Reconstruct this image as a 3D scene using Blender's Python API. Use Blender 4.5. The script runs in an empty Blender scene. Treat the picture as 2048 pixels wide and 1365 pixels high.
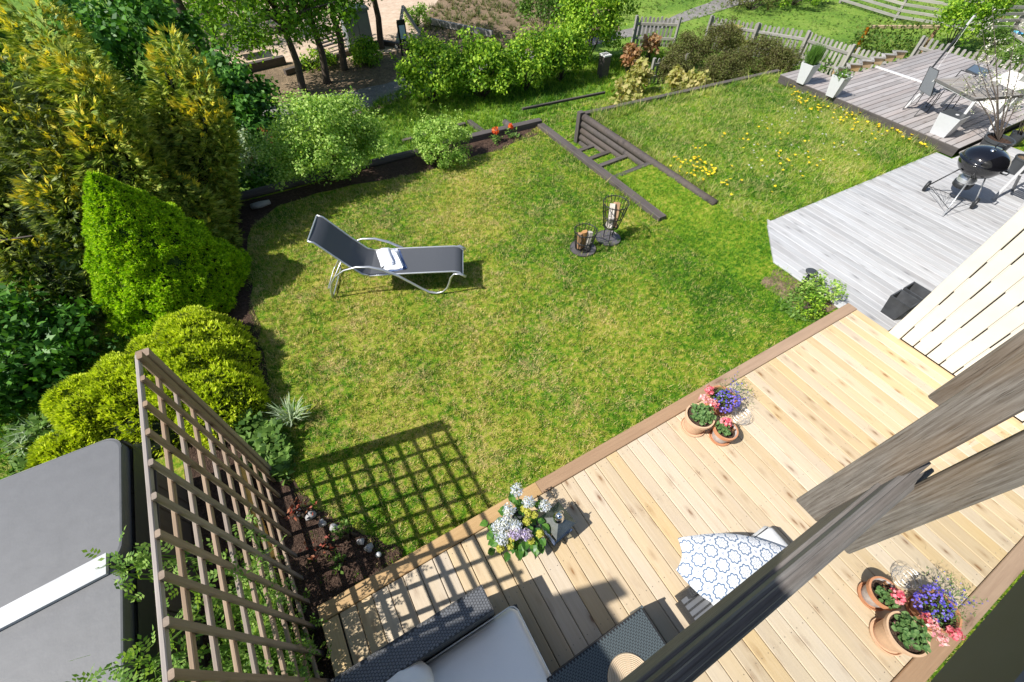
import bpy, math, random
import numpy as np
from mathutils import Vector, Matrix
random.seed(7); rng = np.random.default_rng(7)
S = bpy.context.scene; COL = S.collection
# ---------------------------------------------------------------- camera, world, sun, exposure
H = 4.5
FPX = 862.5; PITCH = math.radians(50.952); ROLL = math.radians(1.391); AZ = math.radians(58.975)
cf = Vector((math.cos(AZ)*math.cos(PITCH), math.sin(AZ)*math.cos(PITCH), -math.sin(PITCH)))
r0 = Vector((math.sin(AZ), -math.cos(AZ), 0)); u0 = r0.cross(cf)
cr = r0*math.cos(ROLL)+u0*math.sin(ROLL); cu = -r0*math.sin(ROLL)+u0*math.cos(ROLL)
cam = bpy.data.cameras.new('camera'); cam.sensor_width = 36; cam.lens = FPX/2048*36
cam.clip_start = .02; cam.clip_end = 400
co = bpy.data.objects.new('camera', cam); COL.objects.link(co)
co.matrix_world = Matrix(((cr.x, cu.x, -cf.x, 0), (cr.y, cu.y, -cf.y, 0), (cr.z, cu.z, -cf.z, H), (0, 0, 0, 1)))
S.camera = co
W = bpy.data.worlds.new('World'); S.world = W; W.use_nodes = True
nt = W.node_tree; nt.nodes.clear()
wo = nt.nodes.new('ShaderNodeOutputWorld'); bg = nt.nodes.new('ShaderNodeBackground'); sk = nt.nodes.new('ShaderNodeTexSky')
sk.sky_type = 'NISHITA'; sk.sun_disc = False
SUN = Vector((1.93, -.35, -2.25)).normalized()
sk.sun_elevation = math.asin(-SUN.z); sk.sun_rotation = math.atan2(-SUN.x, -SUN.y) % (2*math.pi)
bg.inputs[1].default_value = .10
nt.links.new(sk.outputs[0], bg.inputs[0]); nt.links.new(bg.outputs[0], wo.inputs[0])
sl = bpy.data.lights.new('sun', 'SUN'); sl.energy = 4.95; sl.angle = math.radians(.53); sl.color = (1, .962, .905)
so = bpy.data.objects.new('sun', sl); COL.objects.link(so); so.rotation_euler = SUN.to_track_quat('-Z', 'Y').to_euler()
S.view_settings.view_transform = 'Standard'; S.view_settings.look = 'None'
S.view_settings.exposure = 0.42; S.view_settings.gamma = 1; S.view_settings.use_curve_mapping = False
S.render.engine = 'CYCLES'; S.cycles.max_bounces = 6; S.cycles.transparent_max_bounces = 8
S.cycles.caustics_reflective = False; S.cycles.caustics_refractive = False; S.cycles.sample_clamp_indirect = 6

# surveying helpers: a sight line to a level (g) or to an upright plane (gp)
def ray(px, py): return cf+cr*((px-1024)/FPX)-cu*((py-682.5)/FPX)
def g(px, py, z=0.):
    d = ray(px, py); t = (z-H)/d.z; return Vector((d.x*t, d.y*t, z))
def gp(px, py, ax, v):
    d = ray(px, py); t = v/d[ax]; return Vector((d.x*t, d.y*t, H+d.z*t))

# ---------------------------------------------------------------- object helpers
class MB:
    def __init__(s): s.v = []; s.f = []
    def add(s, vs, fs):
        n = len(s.v); s.v += [tuple(v) for v in vs]; s.f += [tuple(i+n for i in f) for f in fs]; return s
    def box(s, x0, x1, y0, y1, z0, z1):
        return s.add([(x0,y0,z0),(x1,y0,z0),(x1,y1,z0),(x0,y1,z0),(x0,y0,z1),(x1,y0,z1),(x1,y1,z1),(x0,y1,z1)],
                     [(3,2,1,0),(4,5,6,7),(0,1,5,4),(1,2,6,5),(2,3,7,6),(3,0,4,7)])
    def beam(s, p, q, w, t, up=(0,0,1), c=None):
        p = Vector(p); q = Vector(q); x = (q-p).normalized(); up = Vector(up)
        y = up.cross(x); y = y.normalized() if y.length > 1e-4 else Vector((1,0,0)).cross(x).normalized()
        z = x.cross(y)
        if c is None: c = min(w, t)*.12
        a, b = w/2, t/2
        pr = [(-a+c,-b),(a-c,-b),(a,-b+c),(a,b-c),(a-c,b),(-a+c,b),(-a,b-c),(-a,-b+c)]
        vs = [e+y*u+z*v for e in (p, q) for u, v in pr]
        return s.add(vs, [(i, (i+1) % 8, 8+(i+1) % 8, 8+i) for i in range(8)]+[tuple(range(7,-1,-1)), tuple(range(8,16))])
    def tube(s, pts, r, n=8, cap=True, squash=None):
        pts = [Vector(p) for p in pts]; m = len(pts); rs = r if isinstance(r, (list, tuple)) else [r]*m
        vs = []; ref = None
        for i, p in enumerate(pts):
            d = (pts[min(i+1, m-1)]-pts[max(i-1, 0)]).normalized()
            if ref is None: ref = Vector((0,0,1)) if abs(d.z) < .9 else Vector((1,0,0))
            a = d.cross(ref).normalized(); b = d.cross(a).normalized(); ref = -b if False else ref
            for k in range(n):
                t = 2*math.pi*k/n
                vs.append(p+a*math.cos(t)*rs[i]*(squash or 1)+b*math.sin(t)*rs[i])
        fs = [(i*n+k, i*n+(k+1) % n, (i+1)*n+(k+1) % n, (i+1)*n+k) for i in range(m-1) for k in range(n)]
        if cap: fs += [tuple(range(n-1,-1,-1)), tuple((m-1)*n+k for k in range(n))]
        return s.add(vs, fs)
    def lathe(s, prof, c=(0,0,0), n=32, axis=None):
        c = Vector(c); vs = []
        for r, z in prof:
            for k in range(n):
                t = 2*math.pi*k/n; v = Vector((r*math.cos(t), r*math.sin(t), z))
                if axis is not None: v = axis @ v
                vs.append(c+v)
        return s.add(vs, [(i*n+k, i*n+(k+1) % n, (i+1)*n+(k+1) % n, (i+1)*n+k) for i in range(len(prof)-1) for k in range(n)])
    def poly(s, pts, z0, z1):
        n = len(pts); vs = [(p[0], p[1], z0) for p in pts]+[(p[0], p[1], z1) for p in pts]
        return s.add(vs, [tuple(range(n-1,-1,-1)), tuple(range(n, 2*n))]+[(i, (i+1) % n, n+(i+1) % n, n+i) for i in range(n)])
    def ring(s, c, R, r, n=28, m=6, axis=None):
        c = Vector(c); vs = []
        for i in range(n):
            a = 2*math.pi*i/n
            for k in range(m):
                b = 2*math.pi*k/m; v = Vector(((R+r*math.cos(b))*math.cos(a), (R+r*math.cos(b))*math.sin(a), r*math.sin(b)))
                if axis is not None: v = axis @ v
                vs.append(c+v)
        return s.add(vs, [(i*m+k, ((i+1) % n)*m+k, ((i+1) % n)*m+(k+1) % m, i*m+(k+1) % m) for i in range(n) for k in range(m)])

def tag(o, label=None, cat=None, group=None, kind=None):
    if label: o['label'] = label
    if cat: o['category'] = cat
    if group: o['group'] = group
    if kind: o['kind'] = kind
    return o
def obj(name, mb, mat, parent=None, smooth=False, kind=None, label=None):
    """mesh given in world coordinates; stored relative to its parent's place"""
    me = bpy.data.meshes.new(name); off = Vector(parent['_o']) if parent is not None and '_o' in parent else Vector((0,0,0))
    me.from_pydata([(v[0]-off.x, v[1]-off.y, v[2]-off.z) for v in mb.v], [], mb.f); me.update()
    if smooth: me.polygons.foreach_set('use_smooth', [True]*len(me.polygons))
    me.materials.append(mat)
    o = bpy.data.objects.new(name, me); COL.objects.link(o)
    if parent is not None: o.parent = parent
    if parent is not None: o['_o'] = tuple(off)
    if kind: o['kind'] = kind
    if label: o['label'] = label
    return o
def thing(name, loc, label, cat, group=None, kind=None):
    o = bpy.data.objects.new(name, None); COL.objects.link(o); o.location = loc; o.empty_display_size = .1
    o['_o'] = tuple(loc); return tag(o, label, cat, group, kind)
_bc = {}
def board(name, p, q, w, t, mat, parent=None, up=(0,0,1), label=None):
    """one straight piece of timber as its own object; its grain runs along local X"""
    p = Vector(p); q = Vector(q); L = (q-p).length; key = (name, round(L, 3), round(w, 3), round(t, 3), mat.name)
    me = _bc.get(key)
    if me is None:
        mb = MB().beam((-L/2,0,0), (L/2,0,0), w, t, c=min(.006, min(w, t)*.2)); me = bpy.data.meshes.new(name); me.from_pydata(mb.v, [], mb.f); me.update()
        me.materials.append(mat); _bc[key] = me
    o = bpy.data.objects.new(name, me); COL.objects.link(o)
    x = (q-p).normalized(); up = Vector(up); y = up.cross(x)
    y = y.normalized() if y.length > 1e-4 else Vector((1,0,0)).cross(x).normalized()
    z = x.cross(y); c = (p+q)/2
    if parent is not None: o.parent = parent; c = c-Vector(parent['_o']); 
    o.matrix_local = Matrix(((x.x,y.x,z.x,c.x),(x.y,y.y,z.y,c.y),(x.z,y.z,z.z,c.z),(0,0,0,1)))
    if label: o['label'] = label
    return o
def copy_tree(o, parent=None):
    c = o.copy(); COL.objects.link(c)
    if parent is not None: c.parent = parent
    for ch in list(o.children): copy_tree(ch, c)
    return c

# ---------------------------------------------------------------- materials
class N:
    def __init__(s, name):
        s.m = bpy.data.materials.new(name); s.m.use_nodes = True; s.t = s.m.node_tree; s.t.nodes.clear()
        s.out = s.new('OutputMaterial')
    def new(s, k, **kw):
        n = s.t.nodes.new('ShaderNode'+k)
        for a, b in kw.items(): setattr(n, a, b)
        return n
    def l(s, a, b): s.t.links.new(a, b)
    def noise(s, vec, scale, detail=4, rough=.55, out='Fac', dist=0):
        n = s.new('TexNoise'); n.inputs['Scale'].default_value = scale; n.inputs['Detail'].default_value = detail
        n.inputs['Roughness'].default_value = rough; n.inputs['Distortion'].default_value = dist
        if vec is not None: s.l(vec, n.inputs['Vector'])
        return n.outputs[out]
    def ramp(s, fac, stops, interp='LINEAR'):
        r = s.new('ValToRGB'); r.color_ramp.interpolation = interp; e = r.color_ramp.elements
        while len(e) < len(stops): e.new(.5)
        for i, (p, c) in enumerate(stops):
            e[i].position = p; e[i].color = (*c, 1) if len(c) == 3 else c
        s.l(fac, r.inputs[0]); return r.outputs[0]
    def mix(s, fac, a, b, mode='MIX'):
        m = s.new('MixRGB', blend_type=mode)
        for i, v in enumerate((fac, a, b)):
            if hasattr(v, 'links') or hasattr(v, 'is_linked'): s.l(v, m.inputs[i])
            elif isinstance(v, (int, float)): m.inputs[i].default_value = v if i == 0 else (v, v, v, 1)
            else: m.inputs[i].default_value = (*v, 1)
        return m.outputs[0]
    def math(s, op, a, b=0., c=None):
        m = s.new('Math', operation=op)
        for i, v in enumerate((a, b) if c is None else (a, b, c)):
            if isinstance(v, (int, float)): m.inputs[i].default_value = v
            else: s.l(v, m.inputs[i])
        return m.outputs[0]
    def mapv(s, vec, scale=(1,1,1), loc=(0,0,0), rot=(0,0,0)):
        m = s.new('Mapping'); m.inputs['Scale'].default_value = scale; m.inputs['Location'].default_value = loc; m.inputs['Rotation'].default_value = rot
        s.l(vec, m.inputs[0]); return m.outputs[0]
    def bump(s, h, strength=.3, dist=.01):
        b = s.new('Bump'); b.inputs['Strength'].default_value = strength; b.inputs['Distance'].default_value = dist; s.l(h, b.inputs['Height']); return b.outputs[0]
    def pbr(s, col, rough=.6, nor=None, metal=0., spec=.5, **kw):
        p = s.new('BsdfPrincipled')
        if isinstance(col, tuple): p.inputs['Base Color'].default_value = (*col, 1)
        else: s.l(col, p.inputs['Base Color'])
        if isinstance(rough, (int, float)): p.inputs['Roughness'].default_value = rough
        else: s.l(rough, p.inputs['Roughness'])
        p.inputs['Metallic'].default_value = metal; p.inputs['Specular IOR Level'].default_value = spec
        for k, v in kw.items(): p.inputs[k.replace('_', ' ')].default_value = v
        if nor is not None: s.l(nor, p.inputs['Normal'])
        return p.outputs[0]
    def done(s, sh): s.l(sh, s.out.inputs[0]); return s.m

def wood(name, c1, c2, knot=(.25,.13,.06), kd=1., rough=.65, obj_var=.35, bump=.25, crack=0., stain=None, gs=1.):
    n = N(name); tc = n.new('TexCoord'); oi = n.new('ObjectInfo')
    off = n.new('VectorMath', operation='MULTIPLY_ADD'); cmb = n.new('CombineXYZ')
    n.l(n.math('MULTIPLY', oi.outputs['Random'], 37.), cmb.inputs[0]); n.l(n.math('MULTIPLY', oi.outputs['Random'], 91.), cmb.inputs[1])
    n.l(tc.outputs['Object'], off.inputs[0]); off.inputs[1].default_value = (1,1,1); n.l(cmb.outputs[0], off.inputs[2]); V = off.outputs[0]
    # knots
    kv = n.mapv(V, (2.3*kd, 6.5*kd, 4.))
    vo = n.new('TexVoronoi'); vo.inputs['Scale'].default_value = 1.; n.l(kv, vo.inputs['Vector']); vo.inputs['Randomness'].default_value = 1
    kd_ = n.math('ADD', vo.outputs['Distance'], n.math('MULTIPLY', n.noise(V, 30, 2), .09))
    kmask = n.ramp(kd_, [(.06, (1,1,1)), (.13, (.85,.85,.85)), (.18, (.38,.38,.38)), (.36, (0,0,0))])
    # grain, bent round the knots
    gv = n.new('VectorMath', operation='ADD'); c2_ = n.new('CombineXYZ'); n.l(n.math('MULTIPLY', kmask, .035), c2_.inputs[1])
    n.l(V, gv.inputs[0]); n.l(c2_.outputs[0], gv.inputs[1])
    gr = n.noise(n.mapv(gv.outputs[0], (1.3*gs, 34*gs, 34*gs)), 1., 6, .65)
    fine = n.noise(n.mapv(gv.outputs[0], (7, 170, 170)), 1., 3, .6)
    big = n.noise(n.mapv(V, (1.1, 4, 4)), 1., 3)
    col = n.mix(n.ramp(gr, [(.3, (0,0,0)), (.68, (1,1,1))]), c1, c2)
    col = n.mix(n.math('MULTIPLY', fine, .5), col, tuple(x*.55 for x in c2))
    col = n.mix(n.ramp(big, [(.42, (0,0,0)), (.72, (.55,.55,.55))]), col, stain or tuple(x*.75 for x in c2))
    if crack:
        cr_ = n.noise(n.mapv(V, (1.6*gs, 60*gs, 60*gs)), 1., 5, .7)
        col = n.mix(n.ramp(cr_, [(.60, (0,0,0)), (.70, (crack,)*3)]), col, tuple(x*.3 for x in c2))
    km = n.mix(n.math('MULTIPLY', kmask, n.ramp(n.noise(n.mapv(V, (5, 40, 40)), 1., 3), [(.3, (.35,)*3), (.6, (1,1,1))])), col, knot)
    v = n.math('ADD', n.math('MULTIPLY', oi.outputs['Random'], obj_var), 1-obj_var*.55)
    hsv = n.new('HueSaturation'); n.l(km, hsv.inputs['Color']); n.l(v, hsv.inputs['Value'])
    w2 = n.new('TexWhiteNoise', noise_dimensions='1D'); n.l(oi.outputs['Random'], w2.inputs['W'])
    n.l(n.math('ADD', n.math('MULTIPLY', w2.outputs['Value'], .5), .75), hsv.inputs['Saturation'])
    h = n.math('ADD', gr, n.math('MULTIPLY', fine, .6))
    return n.done(n.pbr(hsv.outputs[0], rough, n.bump(h, bump, .004), spec=.35))

def plain(name, col, rough=.5, metal=0., nz=0., scale=20., bump=0., spec=.5, var=None, coat=0.):
    n = N(name); tc = n.new('TexCoord'); c = col; nor = None
    if nz or bump:
        f = n.noise(tc.outputs['Object'], scale, 5, .6)
        if nz: c = n.mix(n.ramp(f, [(.3, (0,0,0)), (.7, (1,1,1))]), tuple(x*(1-nz) for x in col), var or tuple(min(1, x*(1+nz)) for x in col))
        if bump: nor = n.bump(f, bump, .01)
    return n.done(n.pbr(c, rough, nor, metal, spec, Coat_Weight=coat))

def leafm(name, cols, trans=.35, scale=3., rough=.6, spec=.3, pale=None):
    """cols: dark, mid, light natural colours of single leaves; clumps of older and younger growth by a soft noise"""
    n = N(name); ge = n.new('NewGeometry'); f = ge.outputs['Random Per Island']
    ns = n.noise(ge.outputs['Position'], scale, 3)
    k = n.math('ADD', n.math('MULTIPLY', f, .55), n.math('MULTIPLY', ns, .55))
    st = [(.22+.5*i/(len(cols)-1), c) for i, c in enumerate(cols)]
    col = n.ramp(k, st)
    p = n.pbr(col, rough, spec=spec)
    tr = n.new('BsdfTranslucent'); n.l(n.mix(1., col, (1.25, 1.25, .5), 'MULTIPLY'), tr.inputs[0])
    m = n.new('MixShader'); m.inputs[0].default_value = trans; n.l(p, m.inputs[1]); n.l(tr.outputs[0], m.inputs[2])
    return n.done(m.outputs[0])

# ---------------------------------------------------------------- foliage
def unit(a): return a/np.maximum(np.linalg.norm(a, axis=-1, keepdims=True), 1e-9)
def rdir(n): return unit(rng.normal(size=(n, 3)))
def quads(P, D, W, L, Wd, bend=0.):
    """rhombic leaves: P base, D direction, W side vector, L length, Wd width"""
    P = np.asarray(P, float); D = unit(D); Wv = unit(W); n = len(P)
    L = np.broadcast_to(L, n)[:, None]; Wd = np.broadcast_to(Wd, n)[:, None]
    Nn = np.cross(D, Wv)
    m = P+D*L*.45
    v = np.stack([P, m+Wv*Wd/2+Nn*bend*L, P+D*L, m-Wv*Wd/2+Nn*bend*L], 1)
    return v
def mesh_quads(name, V, mat, parent=None, tri=False):
    V = V.reshape(-1, V.shape[1], 3); n, k = V.shape[:2]
    me = bpy.data.meshes.new(name); off = np.array(parent['_o']) if parent is not None else np.zeros(3)
    me.vertices.add(n*k); me.vertices.foreach_set('co', (V.reshape(-1, 3)-off).astype(np.float32).ravel())
    me.loops.add(n*k); me.loops.foreach_set('vertex_index', np.arange(n*k, dtype=np.int32))
    me.polygons.add(n); me.polygons.foreach_set('loop_start', np.arange(0, n*k, k, dtype=np.int32)); me.polygons.foreach_set('loop_total', np.full(n, k, dtype=np.int32))
    me.update(); me.validate(); me.materials.append(mat)
    o = bpy.data.objects.new(name, me); COL.objects.link(o)
    if parent is not None: o.parent = parent
    return o
def leafset(P, Nn, L, asp=.6, droop=0., up=0.):
    n = len(P); T = unit(np.cross(Nn, rdir(n))); D = unit(T+Nn*.25+np.array([0,0,-droop+up])); Wd = np.cross(D, Nn)
    LL = L*rng.uniform(.6, 1.25, n)
    return quads(P, D, Wd, LL, LL*asp, .08)
def blobpts(c, r, n, fill=.35):
    """points through the outer part of an ellipsoid with outward normals"""
    d = rdir(n); rr = 1-fill*rng.random(n)**1.5; c = np.array(c, float); r = np.array(r, float)
    return c+d*r*rr[:, None], unit(d/r)
def clumped(c, r, nc, cr_, nleaf, L, asp=.6, low=-.6, jit=.35, up=.3, squash=.8):
    """a crown of leaf clumps: uneven outline with gaps"""
    c = np.array(c, float); r = np.array(r, float); vs = []
    d = rdir(nc*3); d = d[d[:, 2] > low][:nc]; k = rng.uniform(.35, 1., len(d))**.6
    cc = c+d*r*k[:, None]*rng.uniform(.85, 1.12, (len(d), 1))
    per = max(3, nleaf//len(d))
    for q in cc:
        s = cr_*rng.uniform(.6, 1.35)
        P, Nn = blobpts(q, (s, s, s*squash), per, .6)
        Nn = unit(Nn+rdir(per)*.7+np.array([0, 0, up])); vs.append(leafset(P, Nn, L, asp))
    return np.concatenate(vs), cc
def needles(P, Nn, k, L, Wd, spread=.7, up=0.):
    P = np.repeat(P, k, 0); Nn = np.repeat(Nn, k, 0); n = len(P)
    D = unit(Nn+rdir(n)*spread+np.array([0,0,up])); LL = L*rng.uniform(.6, 1.2, n)
    return quads(P, D, np.cross(D, rdir(n)), LL, Wd, 0.)
def stems(name, mat, parent, base, tips, r=.02, wob=.12, kind=None):
    mb = MB(); base = Vector(base)
    for t in tips:
        t = Vector(t); m = base.lerp(t, .5)+Vector(rng.normal(size=3)*wob*(t-base).length*.5); m.z = max(m.z, base.z)
        mb.tube([base+Vector((random.uniform(-.06,.06), random.uniform(-.06,.06), 0)), base.lerp(m, .6), m, t], [r, r*.75, r*.5, r*.2], 5)
    return obj(name, mb, mat, parent, smooth=True, kind=kind)

# ================================================================ MATERIALS
def grassm(name, cols, straw, sc=1., blade=True, trans=.3, dirt=None, k=1., patch=.62, zone=False):
    n = N(name); ge = n.new('NewGeometry'); P = ge.outputs['Position']
    a = n.noise(P, .55*sc, 3, .6); b = n.noise(P, 2.3*sc, 4, .7); c = n.noise(P, 13, 3, .7); P = n.mapv(P, (1,1,0))
    a = n.noise(P, .55*sc, 3, .6); b = n.noise(P, 2.3*sc, 4, .7); c = n.noise(P, 13, 3, .7)
    m = n.math('ADD', n.math('MULTIPLY', a, .50), n.math('MULTIPLY', b, .40)); m = n.math('ADD', m, n.math('MULTIPLY', n.math('SUBTRACT', c, .5), .45)); d = n.noise(P, .33*sc, 2, .5); m = n.math('ADD', m, n.math('MULTIPLY', n.math('SUBTRACT', d, .5), .5))
    if zone:
        sp = n.new('SeparateXYZ'); n.l(P, sp.inputs[0]); zx = n.new('MapRange'); zx.inputs[1].default_value = 1.2; zx.inputs[2].default_value = 4.6; zx.inputs[3].default_value = .035; zx.inputs[4].default_value = -.075
        n.l(n.math('SUBTRACT', sp.outputs[0], n.math('MULTIPLY', sp.outputs[1], .25)), zx.inputs[0]); m = n.math('ADD', m, zx.outputs[0])
    if blade: f = n.math('ADD', n.math('MULTIPLY', ge.outputs['Random Per Island'], .42), n.math('MULTIPLY', m, .78))
    else: f = n.math('ADD', n.math('MULTIPLY', c, .42), n.math('MULTIPLY', m, .8))
    col = n.ramp(f, [(.38+.34*i/(len(cols)-1), q) for i, q in enumerate(cols)])
    s = n.math('ADD', n.math('MULTIPLY', n.noise(P, 1.7*sc, 8, .78), .72), n.math('MULTIPLY', (ge.outputs['Random Per Island'] if blade else c), .3))
    if zone: s = n.math('ADD', s, n.math('MULTIPLY', zx.outputs[0], .75))
    col = n.mix(n.ramp(s, [(patch-.07, (0,0,0)), (patch+.1, (k,)*3)]), col, straw)
    if dirt:
        col = n.mix(n.ramp(n.noise(P, 3.5, 6, .75), [(.58, (0,0,0)), (.66, (1,1,1))]), col, dirt)
    if blade:
        p = n.pbr(col, .55, spec=.3); t = n.new('BsdfTranslucent'); n.l(col, t.inputs[0]); mm = n.new('MixShader'); mm.inputs[0].default_value = trans
        n.l(p, mm.inputs[1]); n.l(t.outputs[0], mm.inputs[2]); return n.done(mm.outputs[0])
    return n.done(n.pbr(col, .9, n.bump(n.noise(P, 45, 5, .7), .8, .03), spec=.1))
G = [(.045,.15,.010), (.15,.34,.018), (.38,.46,.045), (.64,.57,.13)]; STRAW = (.84,.65,.34)
M = {}
M['lawn'] = grassm('lawn_ground', [tuple(x*.62 for x in c) for c in G], (.40,.29,.15), blade=False, k=.95, zone=True)
M['blade'] = grassm('lawn_blades', G, STRAW, k=.85, patch=.585, zone=True)
M['blade_r'] = grassm('rough_lawn_blades', [(.05,.16,.012), (.17,.36,.02), (.38,.49,.05), (.58,.58,.15)], (.78,.63,.34), k=.8, patch=.60)
GB = [(.03,.12,.008), (.11,.31,.012), (.25,.46,.02), (.44,.58,.05)]
M['blade_g'] = grassm('lush_blades', GB, (.3,.3,.1), k=.4)
M['blade_f'] = grassm('field_blades', [(.05,.13,.02), (.12,.24,.03), (.20,.34,.05), (.32,.42,.09)], (.4,.36,.18), k=.5)
M['field'] = grassm('field_ground', [(.06,.13,.02), (.11,.21,.03), (.17,.28,.04), (.25,.33,.07)], (.32,.27,.13), blade=False, k=.5)
M['weed'] = grassm('rough_blades', [(.05,.10,.015), (.12,.19,.03), (.2,.24,.06), (.3,.27,.12)], (.36,.27,.16), k=.9, patch=.56)
def earth(name, c1, c2, c3, sc=14, rough=.95, b=1.):
    n = N(name); ge = n.new('NewGeometry'); P = ge.outputs['Position']
    f = n.noise(P, sc, 8, .75); v = n.new('TexVoronoi'); v.inputs['Scale'].default_value = sc*3.2; n.l(P, v.inputs['Vector'])
    col = n.ramp(f, [(.3, c1), (.52, c2), (.72, c3)])
    col = n.mix(n.ramp(v.outputs['Color'], [(.55, (0,0,0)), (.95, (.55,.55,.55))]), col, c3)
    col = n.mix(n.ramp(n.noise(P, .8, 4), [(.4, (0,0,0)), (.65, (.5,.5,.5))]), col, c1)
    h = n.math('ADD', f, n.math('MULTIPLY', v.outputs['Distance'], .5))
    return n.done(n.pbr(col, rough, n.bump(h, b, .03), spec=.15))
M['soil'] = earth('garden_soil', (.030,.019,.014), (.085,.052,.038), (.19,.125,.09), 22)
M['path'] = earth('grey_gravel', (.15,.14,.13), (.24,.225,.21), (.38,.36,.34), 9, b=.6)
M['sand'] = earth('pale_sand', (.42,.31,.22), (.55,.42,.31), (.66,.53,.41), 3, b=.3)
M['mulch'] = earth('leaf_litter', (.10,.075,.05), (.22,.16,.10), (.42,.30,.20), 9)
M['new'] = wood('new_pine', (.66,.54,.39), (.57,.445,.29), (.19,.09,.035), 1.35, .6, .14, .2, stain=(.60,.46,.27))
M['rail'] = wood('brown_pine', (.50,.315,.175), (.40,.24,.13), (.2,.1,.05), .7, .55, .22, .2)
M['rail2'] = wood('honey_pine', (.60,.40,.20), (.50,.32,.15), (.27,.14,.06), .8, .55, .15, .2)
M['paleb'] = wood('pale_border_pine', (.76,.60,.38), (.66,.49,.28), (.35,.2,.1), .5, .6, .15, .2)
M['grey'] = wood('silvered_deck_wood', (.58,.59,.605), (.43,.435,.445), (.22,.22,.225), 1.0, .7, .24, .35, crack=.35, stain=(.34,.32,.31))
M['grey2'] = wood('grey_deck_wood', (.47,.44,.42), (.35,.32,.31), (.22,.19,.17), .9, .7, .35, .3, crack=.3, stain=(.30,.25,.23))
M['picket'] = wood('weathered_picket', (.50,.48,.44), (.34,.32,.29), (.17,.15,.13), 1.3, .8, .35, .3, crack=.5)
M['trel'] = wood('weathered_trellis_wood', (.42,.325,.245), (.29,.215,.155), (.13,.08,.05), 1.2, .75, .30, .3, crack=.3)
M['trelv'] = wood('greyed_trellis_wood', (.44,.38,.34), (.31,.26,.225), (.15,.11,.09), 1.2, .75, .30, .3, crack=.4)
M['case'] = wood('weathered_casing_wood', (.36,.335,.31), (.115,.095,.08), (.07,.04,.025), .6, .8, .12, .9, crack=1., stain=(.25,.155,.075), gs=4.2)
M['timber'] = wood('dark_stained_timber', (.15,.13,.12), (.075,.064,.06), (.03,.025,.025), .8, .75, .3, .5, crack=.6, stain=(.14,.115,.095))
M['fresh'] = wood('fresh_yellow_timber', (.66,.47,.24), (.52,.35,.16), (.3,.17,.08), .8, .6, .2, .2)
M['rust_wood'] = wood('orange_brown_timber', (.42,.20,.08), (.30,.13,.05), (.15,.07,.03), .8, .6, .2, .2)
M['bark'] = wood('tree_bark', (.15,.115,.085), (.085,.065,.05), (.04,.03,.02), 1., .9, .2, 1., crack=.9)
M['cream'] = plain('cream_painted_wood', (.70,.65,.56), .5, nz=.06, scale=3, bump=.08)
M['dark'] = plain('dark_void', (.012,.012,.012), .9)
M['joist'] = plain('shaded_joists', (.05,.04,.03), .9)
M['white'] = plain('white_painted_metal', (.68,.68,.68), .35)
M['alu'] = plain('brushed_aluminium', (.62,.63,.65), .35, .7)
M['steel'] = plain('polished_steel', (.75,.76,.78), .12, 1.)
M['blk'] = plain('black_steel', (.02,.02,.022), .4)
M['blkp'] = plain('black_plastic', (.022,.024,.027), .45, bump=.05)
M['enamel'] = plain('black_enamel', (.006,.006,.008), .09, coat=.8)
M['charp'] = plain('charcoal_pot_plastic', (.05,.055,.06), .4)
M['terra'] = plain('terracotta', (.52,.24,.12), .8, nz=.15, scale=9, bump=.1)
M['terrap'] = plain('pale_terracotta', (.64,.42,.27), .85, nz=.12, scale=9, bump=.1)
M['terrao'] = plain('limey_terracotta', (.50,.41,.37), .85, nz=.3, scale=12, bump=.1, var=(.62,.58,.56))
M['white_wood'] = plain('white_planter_paint', (.62,.63,.65), .5, nz=.03)
M['stone'] = plain('grey_stone', (.40,.39,.39), .8, nz=.4, scale=8, bump=.6)
M['yellow_hose'] = plain('yellow_hose', (.72,.45,.10), .45)

# ================================================================ GROUND
def sheet(name, pts, z, mat, kind='structure', jag=0., n=1):
    P = []
    for i, p in enumerate(pts):
        q = pts[(i+1) % len(pts)]
        for k in range(n):
            t = k/n; j = jag*random.uniform(-1, 1) if n > 1 else 0
            P.append((p[0]*(1-t)+q[0]*t+j, p[1]*(1-t)+q[1]*t+jag*random.uniform(-1, 1)*(n > 1), z))
    mb = MB().add(P, [tuple(range(len(P)))])
    o = obj(name, mb, mat); o['kind'] = kind
    if o.data.polygons[0].normal.z < 0: o.data.flip_normals()
    return o
LZ, DZ = -.13, -.95          # lawn level, level of the open ground below the garden
sheet('ground', [(-120,-120), (140,-120), (140,140), (-120,140)], DZ, M['field'])
def block(name, pts, z1, mat, z0=DZ-.02):
    o = obj(name, MB().poly(pts, z0, z1), mat); o['kind'] = 'structure'; return o
block('lawn', [(-14,-9), (5.66,-9), (5.66,8.52), (-14,8.62)], LZ, M['lawn'])
block('lawn', [(5.66,-9), (6.95,-9), (6.95,5.9), (5.66,5.9)], LZ-.002, M['lawn'])
block('upper_lawn', [(6.95,-9), (18.2,-9), (18.2,3.), (13.6,3.), (13.6,8.02), (6.95,8.42)], LZ, M['lawn'])
STEP = [(5.93,6.62,-.32), (6.62,7.17,-.46), (7.17,7.77,-.59), (7.77,8.62,-.76)]
for y0, y1, z in STEP: block('grass_step', [(5.7,y0), (6.93,y0), (6.93,y1), (5.7,y1)], z, M['lawn'])
block('terrace', [(5.55,8.62), (14.5,8.12), (14.5,10.1), (5.55,10.25)], -.74, M['lawn'])
zz = DZ+.004
def gz(pts, z): return [g(x, y, z) for x, y in pts]
sheet('bare_earth', gz([(380,150),(455,120),(600,95),(760,90),(900,55),(985,60),(1010,120),(900,150),(850,185),(770,215),(620,262),(520,285),(440,290)], zz), zz, M['mulch'], jag=.12, n=5)
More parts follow.
